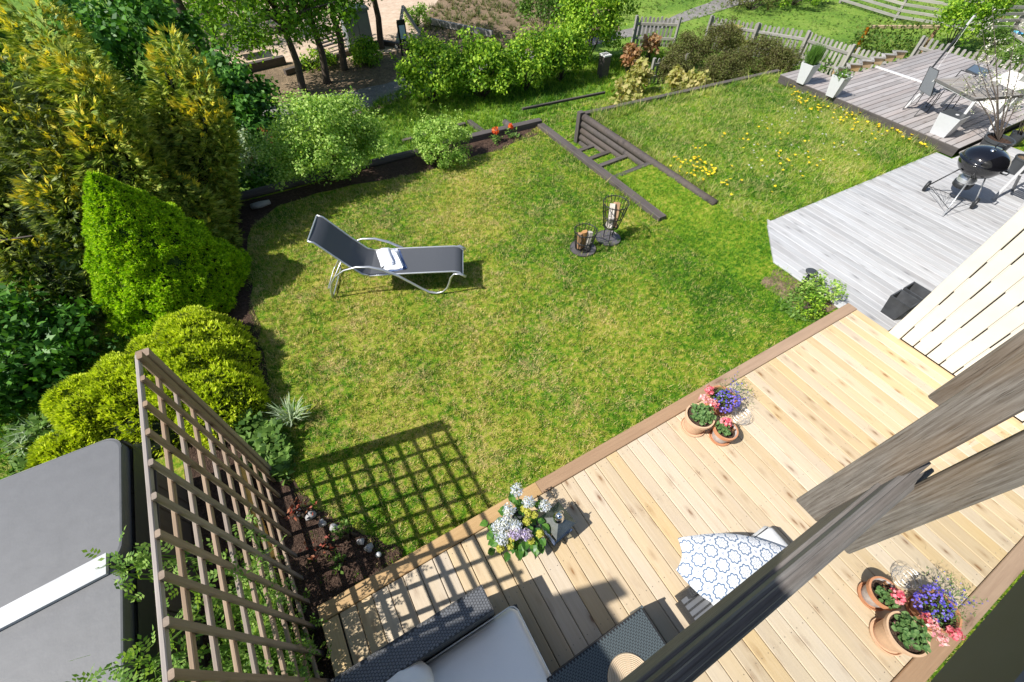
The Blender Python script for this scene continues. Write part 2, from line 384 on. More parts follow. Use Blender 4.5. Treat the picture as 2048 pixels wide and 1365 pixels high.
sheet('gravel_path', gz([(380,245),(480,222),(600,200),(720,180),(840,150),(905,120),(1240,62),(1330,40),(1460,-12),(1560,-12),(1420,28),(1300,66),(1100,110),(900,160),(845,182),(770,207),(620,257),(470,280),(380,300)], zz+.004), zz+.004, M['path'], jag=.06, n=5)
sheet('sand_yard', gz([(330,-30),(905,-30),(850,30),(845,62),(822,98),(700,118),(570,124),(455,152),(400,120)], zz+.008), zz+.008, M['sand'], jag=.05, n=4)
sheet('rough_ground', gz([(845,62),(850,25),(905,-30),(1120,-30),(1230,10),(1240,62),(1100,100),(960,110),(900,90)], zz+.006), zz+.006, M['mulch'], jag=.1, n=4)
# planting beds on the lawn level
sheet('soil_bed', [(-1.3,2.95),(-1.12,2.7),(-.98,2.3),(-.8,2.0),(-.55,1.72),(-.34,1.45),(-.4,1.3),(-1.1,1.34),(-1.18,-3),(-2.1,-3),(-2.1,4.2),(-1.4,3.6)], LZ+.004, M['soil'], jag=.03, n=4)
sheet('soil_bed', [(-1.9,8.5),(-1.9,3.8),(-1.12,4.1),(-1.05,5.2),(-1.,6.4),(-.75,7.6),(-.2,8.1),(1.2,8.1),(2.4,7.9),(3.2,7.95),(4.4,7.95),(5.55,8.2),(5.55,8.5)], LZ+.004, M['soil'], jag=.05, n=4)
sheet('soil_bed', [(5.95,2.35),(6.48,2.45),(6.48,1.4),(5.9,1.5)], LZ+.004, M['mulch'], jag=.05, n=4)

# ---------------------------------------------------------------- grass blades
def inpoly(P, poly):
    x, y = P[:, 0], P[:, 1]; c = np.zeros(len(P), bool); n = len(poly)
    for i in range(n):
        x0, y0 = poly[i]; x1, y1 = poly[(i+1) % n]
        c ^= ((y0 > y) != (y1 > y)) & (x < (x1-x0)*(y-y0)/((y1-y0) or 1e-9)+x0)
    return c
def smooth_noise(P, s):
    r = np.random.default_rng(int(s*100)); o = np.zeros(len(P))
    for k in range(6):
        a = r.normal(size=2)*s*(1+.35*k); o += np.sin(P[:, 0]*a[0]+P[:, 1]*a[1]+r.random()*6.28)
    return o/3
def blades(name, poly, dens, h, w, mat, z=LZ, holes=(), lean=.9, hv=.5, thin=0., label=None):
    pl = np.array([(p[0], p[1]) for p in poly]); a, b = pl.min(0), pl.max(0); n = int(dens*np.prod(b-a))
    P = rng.uniform(a, b, (n, 2)); k = inpoly(P, [tuple(p) for p in pl])
    for hh in holes: k &= ~inpoly(P, hh)
    if thin: k &= smooth_noise(P, 2.6) < rng.random(n)*2-1+1.-thin
    P = P[k]; n = len(P); hn = h*(1+hv*smooth_noise(P, 3.1))
    m = max(1, n//14); tc = P[:m]; ti = rng.integers(0, m, n); th_ = rng.uniform(.6, 1.45, m)[ti]      # tufts of a dozen blades
    P = tc[ti]+rng.normal(size=(n, 2))*.022; hn = np.maximum(hn*th_*rng.uniform(.6, 1.2, n), h*.25)
    B = np.column_stack([P, np.full(n, z-.004)]); a = rng.uniform(0, 6.283, n); s = np.column_stack([np.cos(a), np.sin(a), np.zeros(n)])
    t = rdir(n)*[1, 1, 0]*lean; T = B+(unit(t+[0, 0, 1])*hn[:, None]); ww = (w*rng.uniform(.7, 1.3, n))[:, None]/2
    o = mesh_quads(name, np.stack([B-s*ww, B+s*ww, T], 1), mat); o['kind'] = 'stuff'; return o
deck_hole = [(-1.17,-9), (6.56,-9), (6.56,1.34), (-1.17,1.34)]
bp_ = g(855,822,LZ+.005); bare = [(bp_.x+.22*math.cos(a)*(1+.35*math.sin(3*a)), bp_.y+.15*math.sin(a)*(1+.3*math.cos(4*a))) for a in np.linspace(0, 6.0, 14)]
bed1 = [(-1.3,2.9),(-1.14,2.65),(-1.0,2.28),(-.83,1.97),(-.6,1.7),(-.42,1.38),(-1.3,1.3)]
blades('lawn_grass', [(-1.1,1.335),(5.63,1.335),(5.63,8.45),(4.4,7.95),(2.4,7.9),(-.2,8.05),(-.75,7.6),(-1.,6.4),(-1.2,4.)], 6500, .042, .009, M['blade'], holes=[bed1, bare])
blades('lawn_grass', [(5.63,1.34),(6.5,1.6),(6.5,2.5),(7.3,3.35),(7.,3.6),(6.86,4.3),(6.86,5.92),(5.78,5.92),(5.78,4.4),(5.6,4.3)], 4500, .045, .008, M['blade_g'])
for y0, y1, z in STEP: blades('step_grass', [(5.8,y0+.05), (6.85,y0+.05), (6.85,y1), (5.8,y1)], 3500, .05, .008, M['blade_r'], z=z)
blades('upper_lawn_grass', [(6.98,3.6),(7.3,3.37),(12.84,3.28),(12.84,7.5),(13.1,8.0),(7.,8.4)], 3800, .075, .009, M['blade_r'], lean=1.1)
blades('terrace_grass', [(5.6,8.65),(14.,8.2),(14.,10.1),(5.6,10.2)], 1500, .10, .012, M['blade_r'], z=-.74)
strip = gz([(560,330),(760,200),(850,160),(1250,110),(1330,100),(1280,250),(1020,260),(800,330)], DZ)
blades('verge_grass', [(p.x, p.y) for p in strip], 1700, .12, .014, M['blade_g'], z=DZ, lean=.8)
rg = gz([(845,62),(850,25),(905,-25),(1120,-25),(1230,10),(1240,62),(1100,100),(960,110),(900,90)], DZ)
blades('rough_weeds', [(p.x, p.y) for p in rg], 420, .17, .03, M['weed'], z=DZ, thin=.75)
fr = gz([(1400,-20),(2048,-20),(2048,140),(1900,130),(1560,100),(1330,70)], DZ)
blades('neighbour_lawn_grass', [(p.x, p.y) for p in fr], 260, .07, .02, M['blade_f'], z=DZ)
mg = gz([(60,-20),(380,-20),(380,110),(200,110)], DZ); blades('meadow_grass', [(p.x, p.y) for p in mg], 120, .10, .02, M['blade_f'], z=DZ)
mg = gz([(1080,-20),(1440,-20),(1240,55),(1180,60)], DZ); blades('meadow_grass', [(p.x, p.y) for p in mg], 260, .09, .02, M['blade_f'], z=DZ)
blades('bare_patch_grass', bare, 2600, .04, .009, M['blade'])
blades('edge_grass', [(-.9,1.335),(6.4,1.335),(6.4,1.42),(-.6,1.42)], 1300, .07, .01, M['blade'])
blades('edge_grass', [(5.5,4.3),(5.6,4.3),(5.6,8.2),(5.5,8.2)], 1500, .10, .01, M['blade'])
blades('edge_grass', [(5.79,4.3),(5.95,4.3),(5.95,5.9),(5.79,5.9)], 2400, .13, .01, M['blade_g'])
blades('edge_grass', [(7.02,4.3),(7.2,4.3),(7.2,8.3),(7.02,8.3)], 2000, .17, .01, M['blade_r'])
blades('edge_grass', [(7.1,8.05),(13.4,7.7),(13.4,7.95),(7.1,8.35)], 1500, .18, .012, M['blade_r'])
blades('edge_grass', [(12.5,3.3),(12.84,3.3),(12.84,7.5),(12.6,7.5)], 1500, .15, .012, M['blade_r'])
blades('edge_grass', [(7.35,3.36),(12.8,3.29),(12.8,3.42),(7.3,3.5)], 2200, .13, .011, M['blade_g'])
blades('bed_grass', bed1, 260, .05, .01, M['blade_g'])
blades('side_grass', [(-4.6,2.6),(-2.4,4.),(-1.9,3.9),(-2.2,6.4),(-6.5,7.5),(-6.5,3.)], 1900, .10, .013, M['blade_g'], lean=1.)

# ================================================================ NEW PINE DECK
NX, NY, PW = -1.0, 1.187, .1483
dk = thing('pine_deck', (2.7,-.6,0), 'new pale pine deck with knotty boards under the sofa and flower pots', 'deck')
for i in range(50):
    x = NX+PW*(i+.5); cuts = [NY]
    if i % 13 == 6: cuts.append(-.75)
    cuts.append(-2.6)
    for a, b in zip(cuts[:-1], cuts[1:]): board('deck_board', (x, b+.001, -.014), (x, a-.001, -.014), PW-.0055, .028, M['new'], dk)
for a, b, m in ((-1.155, 1.13, 'rail2'), (1.13, 3.6, 'rail'), (3.6, 6.548, 'rail')):
    board('front_edge_board', (a+.002, 1.262, -.003), (b-.002, 1.262, -.003), .142, .034, M[m], dk)
    board('fascia_board', (a+.002, 1.318, -.085), (b-.002, 1.318, -.085), .022, .125, M[m], dk)
board('side_edge_board', (-1.083,-2.6,-.012), (-1.083,1.187,-.012), .142, .028, M['paleb'], dk)
board('side_edge_board', (6.476,-2.6,-.011), (6.476,1.187,-.011), .142, .030, M['paleb'], dk)
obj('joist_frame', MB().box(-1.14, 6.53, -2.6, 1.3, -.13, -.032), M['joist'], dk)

n_ = N('screw_steel'); M['screw'] = n_.done(n_.pbr((.16,.14,.12), .4, metal=.6))
mb = MB()
for i in range(50):
    for yy in (1.13, .55, -.03, -.61, -1.19):
        for dx in (.035, .112):
            x, y_ = NX+PW*i+dx, yy+random.uniform(-.006, .006); mb.add([(x+.0042*math.cos(a), y_+.0042*math.sin(a), .0008) for a in (0,1.05,2.1,3.14,4.19,5.24)], [(0,1,2,3,4,5)])
obj('screw_heads', mb, M['screw'], dk, kind='stuff')

# ================================================================ OLD SILVERED DECK
d1 = thing('silvered_deck', (9.5,2,-.1), 'pale silver-grey deck under the kettle grill with a cut-off corner', 'deck')
for i in range(54):
    x = 6.50+PW*(i+.5)
    yf = 2.55+(x-6.5)/.8*.80 if x < 7.3 else 3.34-.012*(x-7.3)
    if x > 12.8: yf = 2.95
    c = [yf]+([1.9+.3*((i*7) % 3)] if i % 3 == 1 else [])+[.74]
    for a, b in zip(c[:-1], c[1:]):
        o = board('deck_board', (x, b+.001, -.114), (x, a-.001, -.114), PW-.0035, .028, M['grey'], d1)
        if i < 6 and a == yf:      # mitre the ends of the boards at the cut-off corner
            o.data = o.data.copy()
            for v in o.data.vertices:
                if v.co.x > 0: v.co.x -= v.co.y*1.0
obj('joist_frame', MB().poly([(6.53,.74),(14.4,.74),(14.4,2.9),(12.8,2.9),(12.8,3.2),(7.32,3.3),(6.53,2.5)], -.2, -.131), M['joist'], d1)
board('edge_board', (6.49,.74,-.2), (6.49,2.48,-.2), .02, .13, M['grey'], d1, up=(0,0,1))

# ================================================================ GREY RAISED DECK
Z2 = .08; DX = 12.86
d2 = thing('raised_deck', (15,5,Z2), 'raised grey deck with dark gaps between boards under the dining table', 'deck')
y = 3.0; i = 0
while y < 7.5:
    x1 = 18.95 if y < 6.68 else 14.0
    xs = [DX]+([15.4+1.2*((i*5) % 3)] if y < 6.6 else [])+[x1]
    for a, b in zip(xs[:-1], xs[1:]): board('deck_board', (a+.001, y+.07, Z2-.014), (b-.001, y+.07, Z2-.014), .137, .028, M['grey2'], d2)
    y += .1483; i += 1
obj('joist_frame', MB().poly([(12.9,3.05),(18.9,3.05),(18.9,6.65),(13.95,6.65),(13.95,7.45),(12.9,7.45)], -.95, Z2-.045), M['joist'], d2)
board('fascia_board', (DX-.018,3.0,-.02), (DX-.018,7.56,-.02), .03, .19, M['timber'], d2)
for k in range(2): board('step_board', (12.95, 2.72+.17*k, -.02), (14.2, 2.72+.17*k, -.02), .16, .04, M['grey2'], d2)

# ================================================================ HOUSE WING WITH CREAM PLANKS
hw = thing('house_wing', (6.6,0,0), 'cream house wall of upright planks with dark gaps rising from the deck', 'house')
obj('wall_core', MB().box(6.58, 16.5, -3.2, .66, -.1, 5.4), M['dark'], hw)
gaps = [.714, .552, .386, .217, .045, -.123, -.29, -.46, -.63, -.80, -.97, -1.14]
for k, (a, b) in enumerate(zip(gaps[:-1], gaps[1:])):
    ym = (a+b)/2; wd = a-b-.014; nose = .010 if k else .012
    board('plank', (6.545, ym, .035 if k else .0), (6.545, ym, 5.4), wd, .045, M['cream'], hw, up=(-1,0,0))
for k, b in enumerate(gaps[1:-1]):
    z = random.uniform(.1, .3)
    while z < 3.4:
        L = random.uniform(.15, .4); obj('batten', MB().box(6.526, 6.56, b-.0065, b+.004, z, z+L), M['cream'], hw); z += L+random.uniform(.2, .7)
board('corner_board', (6.59, .685, -.02), (6.59, .685, 5.4), .05, .09, M['cream'], hw, up=(-1,0,0))
for k in range(22): board('plank', (6.75+.16*k, .70, -.05), (6.75+.16*k, .70, 5.4), .145, .03, M['cream'], hw, up=(0,1,0))
sh = thing('garden_store', (14.9,1.6,-.1), 'small cream boarded store beyond the grill at the frame edge', 'shed')
for k in range(9): board('plank', (14.55, .85+.16*k, -.1), (14.55, .85+.16*k, 1.0), .15, .03, M['cream'], sh, up=(-1,0,0))
for k in range(6): board('plank', (14.65+.16*k, 2.21, -.1), (14.65+.16*k, 2.21, 1.0), .15, .03, M['cream'], sh, up=(0,1,0))
board('roof_board', (15.05,.75,1.03), (15.05,2.3,1.03), 1.15, .04, M['grey2'], sh)

# ================================================================ RETAINING TIMBERS AND STAIR
def rwall(name, p, q, z, n, r, label, cat='retaining wall', mat='timber', square=False):
    t = thing(name, ((p[0]+q[0])/2, (p[1]+q[1])/2, z-2*r*n), label, cat)
    for k in range(n):
        zc = z-r-2*r*k
        if square: board('timber', (*p, zc), (*q, zc), 2*r*1.0, 2*r*.96, M[mat], t)
        else:
            L = math.dist(p, q); mb = MB(); pts = [(p[0]+(q[0]-p[0])*j/8, p[1]+(q[1]-p[1])*j/8, zc+random.uniform(-.004, .004)) for j in range(9)]
            mb.tube(pts, [r*1.02*random.uniform(.97, 1.03) for _ in pts], 14); obj('log', mb, M['timber_log'], t, smooth=True)
    return t
M['timber_log'] = M['timber']
rwall('retaining_wall', (-1.3,8.62), (1.55,8.66), -.02, 5, .08, 'dark timber edging behind the lawn at the foot of the golden conifer')
rwall('retaining_wall', (1.57,8.66), (3.35,8.62), -.03, 5, .075, 'dark timber edging partly hidden behind the big light green shrub')
rwall('retaining_wall', (3.37,8.62), (5.76,8.54), .0, 5, .08, 'dark timber edging behind the bed with orange flowers', square=True)
rwall('retaining_wall', (5.70,8.43), (5.69,4.32), -.045, 3, .085, 'long dark beam edging the lawn beside the garden steps', square=True)
w = rwall('retaining_wall', (6.90,8.36), (6.93,4.22), -.05, 6, .078, 'wall of stacked dark logs along the right side of the steps')
board('end_post', (6.86,8.46,-.97), (6.86,8.46,-.03), .13, .13, M['timber'], w, up=(0,1,0))
rwall('retaining_wall', (6.95,8.43), (13.5,8.06), -.05, 5, .065, 'long low dark board edging the far side of the dandelion lawn', square=True)
rwall('retaining_wall', (5.52,8.7), (5.5,9.75), -.42, 4, .075, 'short stack of dark logs beyond the corner of the lawn')
a, b = g(1045,215,-.70), g(1210,182,-.70)
rwall('timber_edging', (a.x,a.y), (b.x,b.y), -.715, 1, .032, 'thin low timber edging in the grass left of the bollard light', 'edging', square=True)
a, b = g(805,280,-.86), g(930,245,-.86); rwall('timber_edging', (a.x,a.y), (b.x,b.y), -.86, 1, .05, 'thin timber edging between the two light green shrubs', 'edging', square=True)
a, b = g(938,240,-.86), g(975,267,-.86); rwall('timber_edging', (a.x,a.y), (b.x,b.y), -.86, 1, .06, 'short grey timber lying behind the orange flowers', 'edging', square=True)
st = thing('garden_steps', (6.3,6.7,-.7), 'four dark timber treads of grassed garden steps between beam and log wall', 'steps')
for yy, z in ((5.93,-.12), (6.62,-.27), (7.17,-.42), (7.77,-.55)): board('tread_timber', (5.78,yy-.04,z-.09), (6.86,yy+.04,z-.09), .11, .18, M['timber'], st)

# ================================================================ WINDOW BESIDE THE CAMERA (real glass pane that mirrors the garden)
YG = -.18
n_ = N('window_glass'); M['glass'] = n_.done(n_.pbr((.80,.82,.80), .004, metal=1.))
M['sash'] = wood('grey_sash_wood', (.27,.25,.235), (.14,.125,.115), (.07,.05,.04), .5, .7, .1, .6, crack=.8, gs=3.)
M['sashd'] = plain('dark_blue_sash_paint', (.018,.022,.03), .5, nz=.2)
wn = thing('window', (.35,YG,3.2), 'weathered wooden window with mirroring glass and a sill beside the viewer', 'window')
obj('glass_pane', MB().box(-.62, 1.31, YG-.006, YG, 3.24, 4.11), M['glass'], wn)
obj('glass_pane', MB().box(-.62, 1.31, YG-.006, YG, 4.18, 5.1), M['glass'], wn)
board('bottom_rail', (-.62,YG+.011,3.20), (1.40,YG+.011,3.20), .026, .09, M['sash'], wn)
board('glazing_bead', (-.62,YG+.004,3.252), (1.40,YG+.004,3.252), .014, .012, M['sash'], wn)
board('apron_board', (-.7,YG+.020,3.03), (1.289,YG+.020,3.03), .020, .24, M['case'], wn)
board('drip_bead', (-.7,YG+.028,3.155), (1.289,YG+.028,3.155), .012, .018, M['sash'], wn)
board('middle_rail', (-.62,YG+.010,4.135), (1.315,YG+.010,4.135), .036, .08, M['sashd'], wn)
board('casing_board', (1.305,YG+.066,2.79), (1.305,YG+.066,5.3), .098, .028, M['case'], wn, up=(-1,0,0))
board('casing_board', (1.345,YG+.117,3.49), (1.345,YG+.117,5.3), .060, .035, M['case'], wn, up=(-1,0,0))
board('casing_board', (-.66,YG+.06,2.79), (-.66,YG+.06,5.3), .10, .028, M['case'], wn, up=(1,0,0))
bay = thing('house_bay', (.3,-1,2.6), 'cream bay of the house that carries the weathered window', 'house')
obj('wall_core', MB().box(-.7, 1.30, -2.4, YG-.02, 2.7, 5.3), M['dark'], bay)
for k in range(13): board('plank', (-.66+.158*k, YG-.012-.02, 2.62), (-.66+.158*k, YG-.032, 3.1), .15, .024, M['cream'], bay, up=(0,1,0))
board('unseen_eave_board', (-5.,.05,5.42), (-1.15,.05,5.42), .62, .04, M['cream'], bay)  # added above the view so its shadow falls on the sill
board('unseen_eave_board', (-1.15,-1.4,5.42), (1.5,-1.4,5.42), 2.3, .04, M['cream'], bay)
blocker = thing('added_shade_sheet', (-3,0,4.2), 'unseen sail stretched from the house above the sofa', 'shadow caster')  # added out of view only to cast the shadow over the sofa
kx, ky = -.858*4.2, .156*4.2
sp = [(-1.5+kx,.62+ky), (.0+kx,.52+ky), (.68+kx,.38+ky), (1.30+kx,.19+ky), (1.32+kx,.02+ky), (1.10+kx,.06+ky), (1.2+kx,-.9+ky), (-1.5+kx,-.9+ky)]  # outline shaped back from the wanted shadow on the deck
M['canvas'] = plain('canvas', (.75,.73,.68), .9)
obj('blocker_sheet', MB().poly(sp, 4.2, 4.21), M['canvas'], blocker)

# ================================================================ TRELLIS
tr = thing('trellis', (-1.28,1.5,-.13), 'tall weathered square-lattice trellis between the soil bed and the hot tub', 'trellis')
def tx(yy): return -1.30-(yy-2.8)*.028
ys = [2.81-.2265*k for k in range(13)]
for k in range(10):
    z = 2.075-.2225*k
    board('horizontal_slat', (tx(-.1)-.012, -.1, z), (tx(2.83)-.012, 2.83, z), .026, .042, M['trel' if k else 'trelv'], tr)
for k, yy in enumerate(ys[1:], 1):
    board('upright_slat', (tx(yy)+.016, yy, -.13), (tx(yy)+.016, yy, 2.105), .042, .026, M['trel'], tr, up=(1,0,0))
board('end_slat', (tx(2.81)+.012, 2.80, -.13), (tx(2.81)+.012, 2.80, 2.11), .066, .034, M['trel'], tr, up=(1,0,0))
board('post', (tx(2.9)+.0, 2.878, -.3), (tx(2.9)+.0, 2.878, 2.05), .075, .085, M['trel'], tr, up=(1,0,0))
board('post', (tx(-.15)-.06, -.1, -.3), (tx(-.15)-.06, -.1, 2.05), .07, .07, M['trel'], tr, up=(1,0,0))

# ================================================================ HOT TUB
M['vinyl'] = plain('grey_vinyl', (.13,.133,.14), .55, nz=.06, scale=9, bump=.22, spec=.4)
M['vinyl_d'] = plain('dark_vinyl_skirt', (.035,.04,.045), .5, bump=.1)
M['tubpanel'] = wood('grey_brown_panel', (.16,.135,.115), (.12,.10,.085), (.08,.07,.06), .4, .6, .1, .2)
M['marble'] = plain('white_marbled_panel', (.50,.51,.52), .4, nz=.14, scale=5, spec=.4)
tub = thing('hot_tub', (-3.1,2.2,LZ), 'hot tub with panelled sides under a folding grey vinyl cover', 'hot tub')
def rrect(x0, x1, y0, y1, r, n=7):
    o = []
    for cx, cy, a0 in ((x1-r, y0+r, -90), (x1-r, y1-r, 0), (x0+r, y1-r, 90), (x0+r, y0+r, 180)):
        o += [(cx+r*math.cos(math.radians(a0+90*k/n)), cy+r*math.sin(math.radians(a0+90*k/n))) for k in range(n+1)]
    return o
TX1 = -2.11; TY1 = 3.30; TZ = .9
def cover(y0, y1, r0):
    P = rrect(-4.3, TX1, y0, y1, .15); mb = MB(); n = len(P); rows = []
    for ins, z in ((.02, TZ-.13), (0, TZ-.12), (0, TZ-.015), (.004, TZ-.004), (.016, TZ)):
        cx, cy = (-4.3+TX1)/2, (y0+y1)/2
        rows.append([(p[0]-ins*np.sign(p[0]-cx), p[1]-ins*np.sign(p[1]-cy), z) for p in P])
    vs = sum(rows, []); fs = [(i*n+k, i*n+(k+1) % n, (i+1)*n+(k+1) % n, (i+1)*n+k) for i in range(4) for k in range(n)]
    return mb.add(vs, fs+[tuple(4*n+k for k in range(n))])
obj('cover_half', cover(2.10, TY1, 0), M['vinyl'], tub); obj('cover_half', cover(.85, 2.095, 0), M['vinyl'], tub)
P = rrect(-4.3, TX1, 2.10, TY1, .15); wl = MB().tube([(p[0], p[1], TZ-.008) for p in P[8:25]], .005, 5); obj('edge_welt', wl, M['vinyl_d'], tub)
for yy in (2.16, 2.03): obj('seam', MB().tube([(-4.2,yy,TZ+.001), (TX1-.01,yy,TZ+.001)], .0025, 4), M['vinyl_d'], tub)
sk_ = MB(); P = rrect(-4.27, TX1+.035, .88, TY1+.015, .15); n = len(P)
sk_.add([(p[0], p[1], z) for z in (TZ-.30, TZ-.10) for p in P], [(k, (k+1) % n, n+(k+1) % n, n+k) for k in range(n)]); obj('cover_skirt', sk_, M['vinyl_d'], tub)
for k in range(10):
    yy = .98+.235*k; board('side_panel', (TX1-.02, yy, LZ), (TX1-.02, yy, TZ-.15), .228, .03, M['tubpanel'], tub, up=(1,0,0))
for zc in (.1, .42): board('panel_rail', (TX1+.004, .88, zc), (TX1+.004, 3.2, zc), .02, .02, M['tubpanel'], tub)
for k in range(9): board('side_panel', (-4.1+.23*k, TY1-.05, LZ), (-4.1+.23*k, TY1-.05, TZ-.15), .222, .03, M['tubpanel'], tub, up=(0,1,0))
obj('tub_core', MB().box(-4.2, TX1-.04, .9, TY1-.07, LZ, TZ-.16), M['dark'], tub)
a = g(212,1106,TZ+.03); b = g(212,1148,TZ+.03); c_ = g(0,1217,TZ+.03); d_ = g(0,1252,TZ+.03)
sp_ = thing('marbled_plank', (-3,2.2,TZ), 'white marbled plank lying across the grey tub cover', 'plank')
ex = (Vector(c_)-Vector(a)).normalized()*.9
obj('panel', MB().poly([(b.x,b.y), (a.x,a.y), (c_.x+ex.x,c_.y+ex.y), (d_.x+ex.x,d_.y+ex.y)], TZ+.002, TZ+.032), M['marble'], sp_)

# ================================================================ WICKER
def wicker(name, c1, c2, sx=.012, sy=.028, rough=.35):
    n = N(name); tc = n.new('TexCoord'); ge = n.new('NewGeometry')
    br = n.new('TexBrick'); br.offset = .5; br.inputs['Scale'].default_value = 1.; br.inputs['Mortar Size'].default_value = sx*.16
    br.inputs['Mortar Smooth'].default_value = .6
    br.inputs['Brick Width'].default_value = sy; br.inputs['Row Height'].default_value = sx
    br.inputs['Color1'].default_value = (1,1,1,1); br.inputs['Color2'].default_value = (.7,.7,.7,1); br.inputs['Mortar'].default_value = (0,0,0,1)
    n.l(tc.outputs['Object'], br.inputs['Vector'])
    return n.done(n.pbr(n.mix(br.outputs['Color'], c2, c1), rough, n.bump(br.outputs['Color'], .9, .006), spec=.6))
M['wick'] = wicker('dark_grey_wicker', (.16,.17,.18), (.02,.022,.025), .020, .028)
M['wick_t'] = wicker('table_wicker', (.20,.23,.24), (.012,.014,.016), .013, .030)
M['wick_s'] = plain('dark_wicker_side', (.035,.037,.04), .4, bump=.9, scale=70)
# woven strands as true relief: short bowed bands laid on a flat top
def weave(name, x0, x1, y0, y1, z, sx, sy, mat, parent, over=.004):
    V = []; nx = int((x1-x0)/sx); ny = int((y1-y0)/sy)
    ix, iy = np.meshgrid(np.arange(nx), np.arange(ny)); ix = ix.ravel(); iy = iy.ravel()
    cx = x0+(ix+.5)*sx; cy = y0+(iy+.5+.5*(ix % 2))*sy; k = cy < y1-sy*.3; cx, cy = cx[k], cy[k]
    a, b = sx*.43, sy*.42; n = len(cx); Z = np.full(n, z)
    top = [np.column_stack([cx+u*a, cy+v*b, Z+h]) for u, v, h in ((-1,-1,.0005),(1,-1,.0005),(1,-.4,over),(-1,-.4,over))]
    mid = [np.column_stack([cx+u*a, cy+v*b, Z+h]) for u, v, h in ((-1,-.4,over),(1,-.4,over),(1,.4,over),(-1,.4,over))]
    end = [np.column_stack([cx+u*a, cy+v*b, Z+h]) for u, v, h in ((-1,.4,over),(1,.4,over),(1,1,.0005),(-1,1,.0005))]
    V = np.concatenate([np.stack(q, 1) for q in (top, mid, end)]); o = mesh_quads(name, V, mat, parent); o['kind'] = 'stuff'; return o
M['strand'] = plain('wicker_strand', (.14,.145,.155), .38, spec=.6)
M['strand_t'] = plain('wicker_strand_grey', (.085,.105,.11), .35, spec=.6)
M['wbase'] = plain('wicker_backing', (.012,.013,.015), .6)
def cushion(name, x0, x1, y0, y1, z0, z1, mat, parent, puff=.03, r=.05, n=18):
    mb = MB(); vs = []; fs = []
    for j in range(n+1):
        for i in range(n+1):
            u, v = i/n, j/n; e = min(u, 1-u)*(x1-x0); f = min(v, 1-v)*(y1-y0); d = min(e, f)
            h = z1-r*.5*max(0, 1-d/r)**2+puff*math.sin(math.pi*u)**.6*math.sin(math.pi*v)**.6 if 0 < u < 1 and 0 < v < 1 else z1-r*.7
            cx, cy = x0+(x1-x0)*u, y0+(y1-y0)*v
            if (u in (0, 1)) and (v in (0, 1)): cx += (.5-u)*r*.6; cy += (.5-v)*r*.6
            vs.append((cx, cy, h+.0015*math.sin(37*u+11*v)))
    N1 = n+1
    for j in range(n):
        for i in range(n): a = j*N1+i; fs.append((a, a+1, a+N1+1, a+N1))
    ring = [i for i in range(N1)]+[j*N1+n for j in range(1, N1)]+[n*N1+i for i in range(n-1, -1, -1)]+[j*N1 for j in range(n-1, 0, -1)]
    b = len(vs); cx, cy = (x0+x1)/2, (y0+y1)/2
    for k in ring: v = vs[k]; vs.append((cx+(v[0]-cx)*.995, cy+(v[1]-cy)*.995, z0+.01))
    m = len(ring)
    for k in range(m): fs.append((ring[k], b+k, b+(k+1) % m, ring[(k+1) % m]))
    mb.add(vs, fs); return obj(name, mb, mat, parent, smooth=True)
M['offwhite'] = plain('off_white_fabric', (.86,.84,.80), .85, nz=.03, scale=200, bump=.15)
M['piping'] = plain('cream_piping', (.80,.77,.70), .7)
M['offw2'] = plain('white_fabric', (.68,.68,.67), .85, nz=.02, scale=200, bump=.12)
# sofa
sf = thing('sofa', (-.4,.3,0), 'dark grey wicker sofa with a broad armrest and pale seat cushion', 'sofa')
BX0, BX1, BY0, BY1, BZ = -1.02, .17, .455, .655, .64
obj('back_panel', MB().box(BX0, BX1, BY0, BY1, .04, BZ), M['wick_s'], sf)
weave('woven_top', BX0+.004, BX1-.004, BY0+.004, BY1-.004, BZ+.0005, .021, .0215, M['strand'], sf)
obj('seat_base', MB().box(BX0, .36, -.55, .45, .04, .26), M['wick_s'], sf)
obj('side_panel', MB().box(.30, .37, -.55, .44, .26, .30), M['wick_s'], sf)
cu_ = cushion('seat_cushion', -.62, .35, -.52, .44, .27, .40, M['offwhite'], sf, .035, .07)
pp = [(-.62+.03,.44,.385), (.30,.44,.385), (.335,.425,.385), (.352,.39,.385), (.352,-.52,.385)]
obj('piping', MB().tube(pp, .006, 6), M['piping'], cu_, smooth=True)
# bolster cushion at the frame edge
bq = g(795,1362,.60)
bo = thing('bolster_cushion', (-.75,.2,.4), 'plump cream cushion leaning on the sofa at the lower frame edge', 'cushion')
mb = MB(); prof = [(0,-.24),(.10,-.23),(.19,-.17),(.235,-.06),(.24,.05),(.2,.16),(.11,.23),(0,.245)]
mb.lathe([(r*.72, z*.9) for r, z in prof], (bq.x,bq.y-.06,.50), 24, Matrix.Rotation(math.radians(78), 3, 'Y') @ Matrix.Rotation(.2, 3, 'X'))
obj('cover', mb, M['offwhite'], bo, smooth=True)
# low table
tb = thing('coffee_table', (.8,-.25,0), 'low dark wicker coffee table with a woven top', 'table')
tc_ = [g(1278,1215,.4), g(1340,1293,.4), g(1090,1360,.4)]
A0x, A1x, A1y = .28, 1.245, -.10
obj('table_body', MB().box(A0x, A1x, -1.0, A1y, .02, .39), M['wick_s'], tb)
obj('top_backing', MB().box(A0x+.002, A1x-.002, -.998, A1y-.002, .3901, .395), M['wbase'], tb)
weave('woven_top', A0x+.004, A1x-.004, -.99, A1y-.004, .3952, .0148, .030, M['strand_t'], tb, .003)
for p in ((A1x, A1y), (A0x, A1y)): board('corner_post', (p[0], p[1], 0), (p[0], p[1], .40), .02, .02, M['strand_t'], tb, up=(1,0,0))
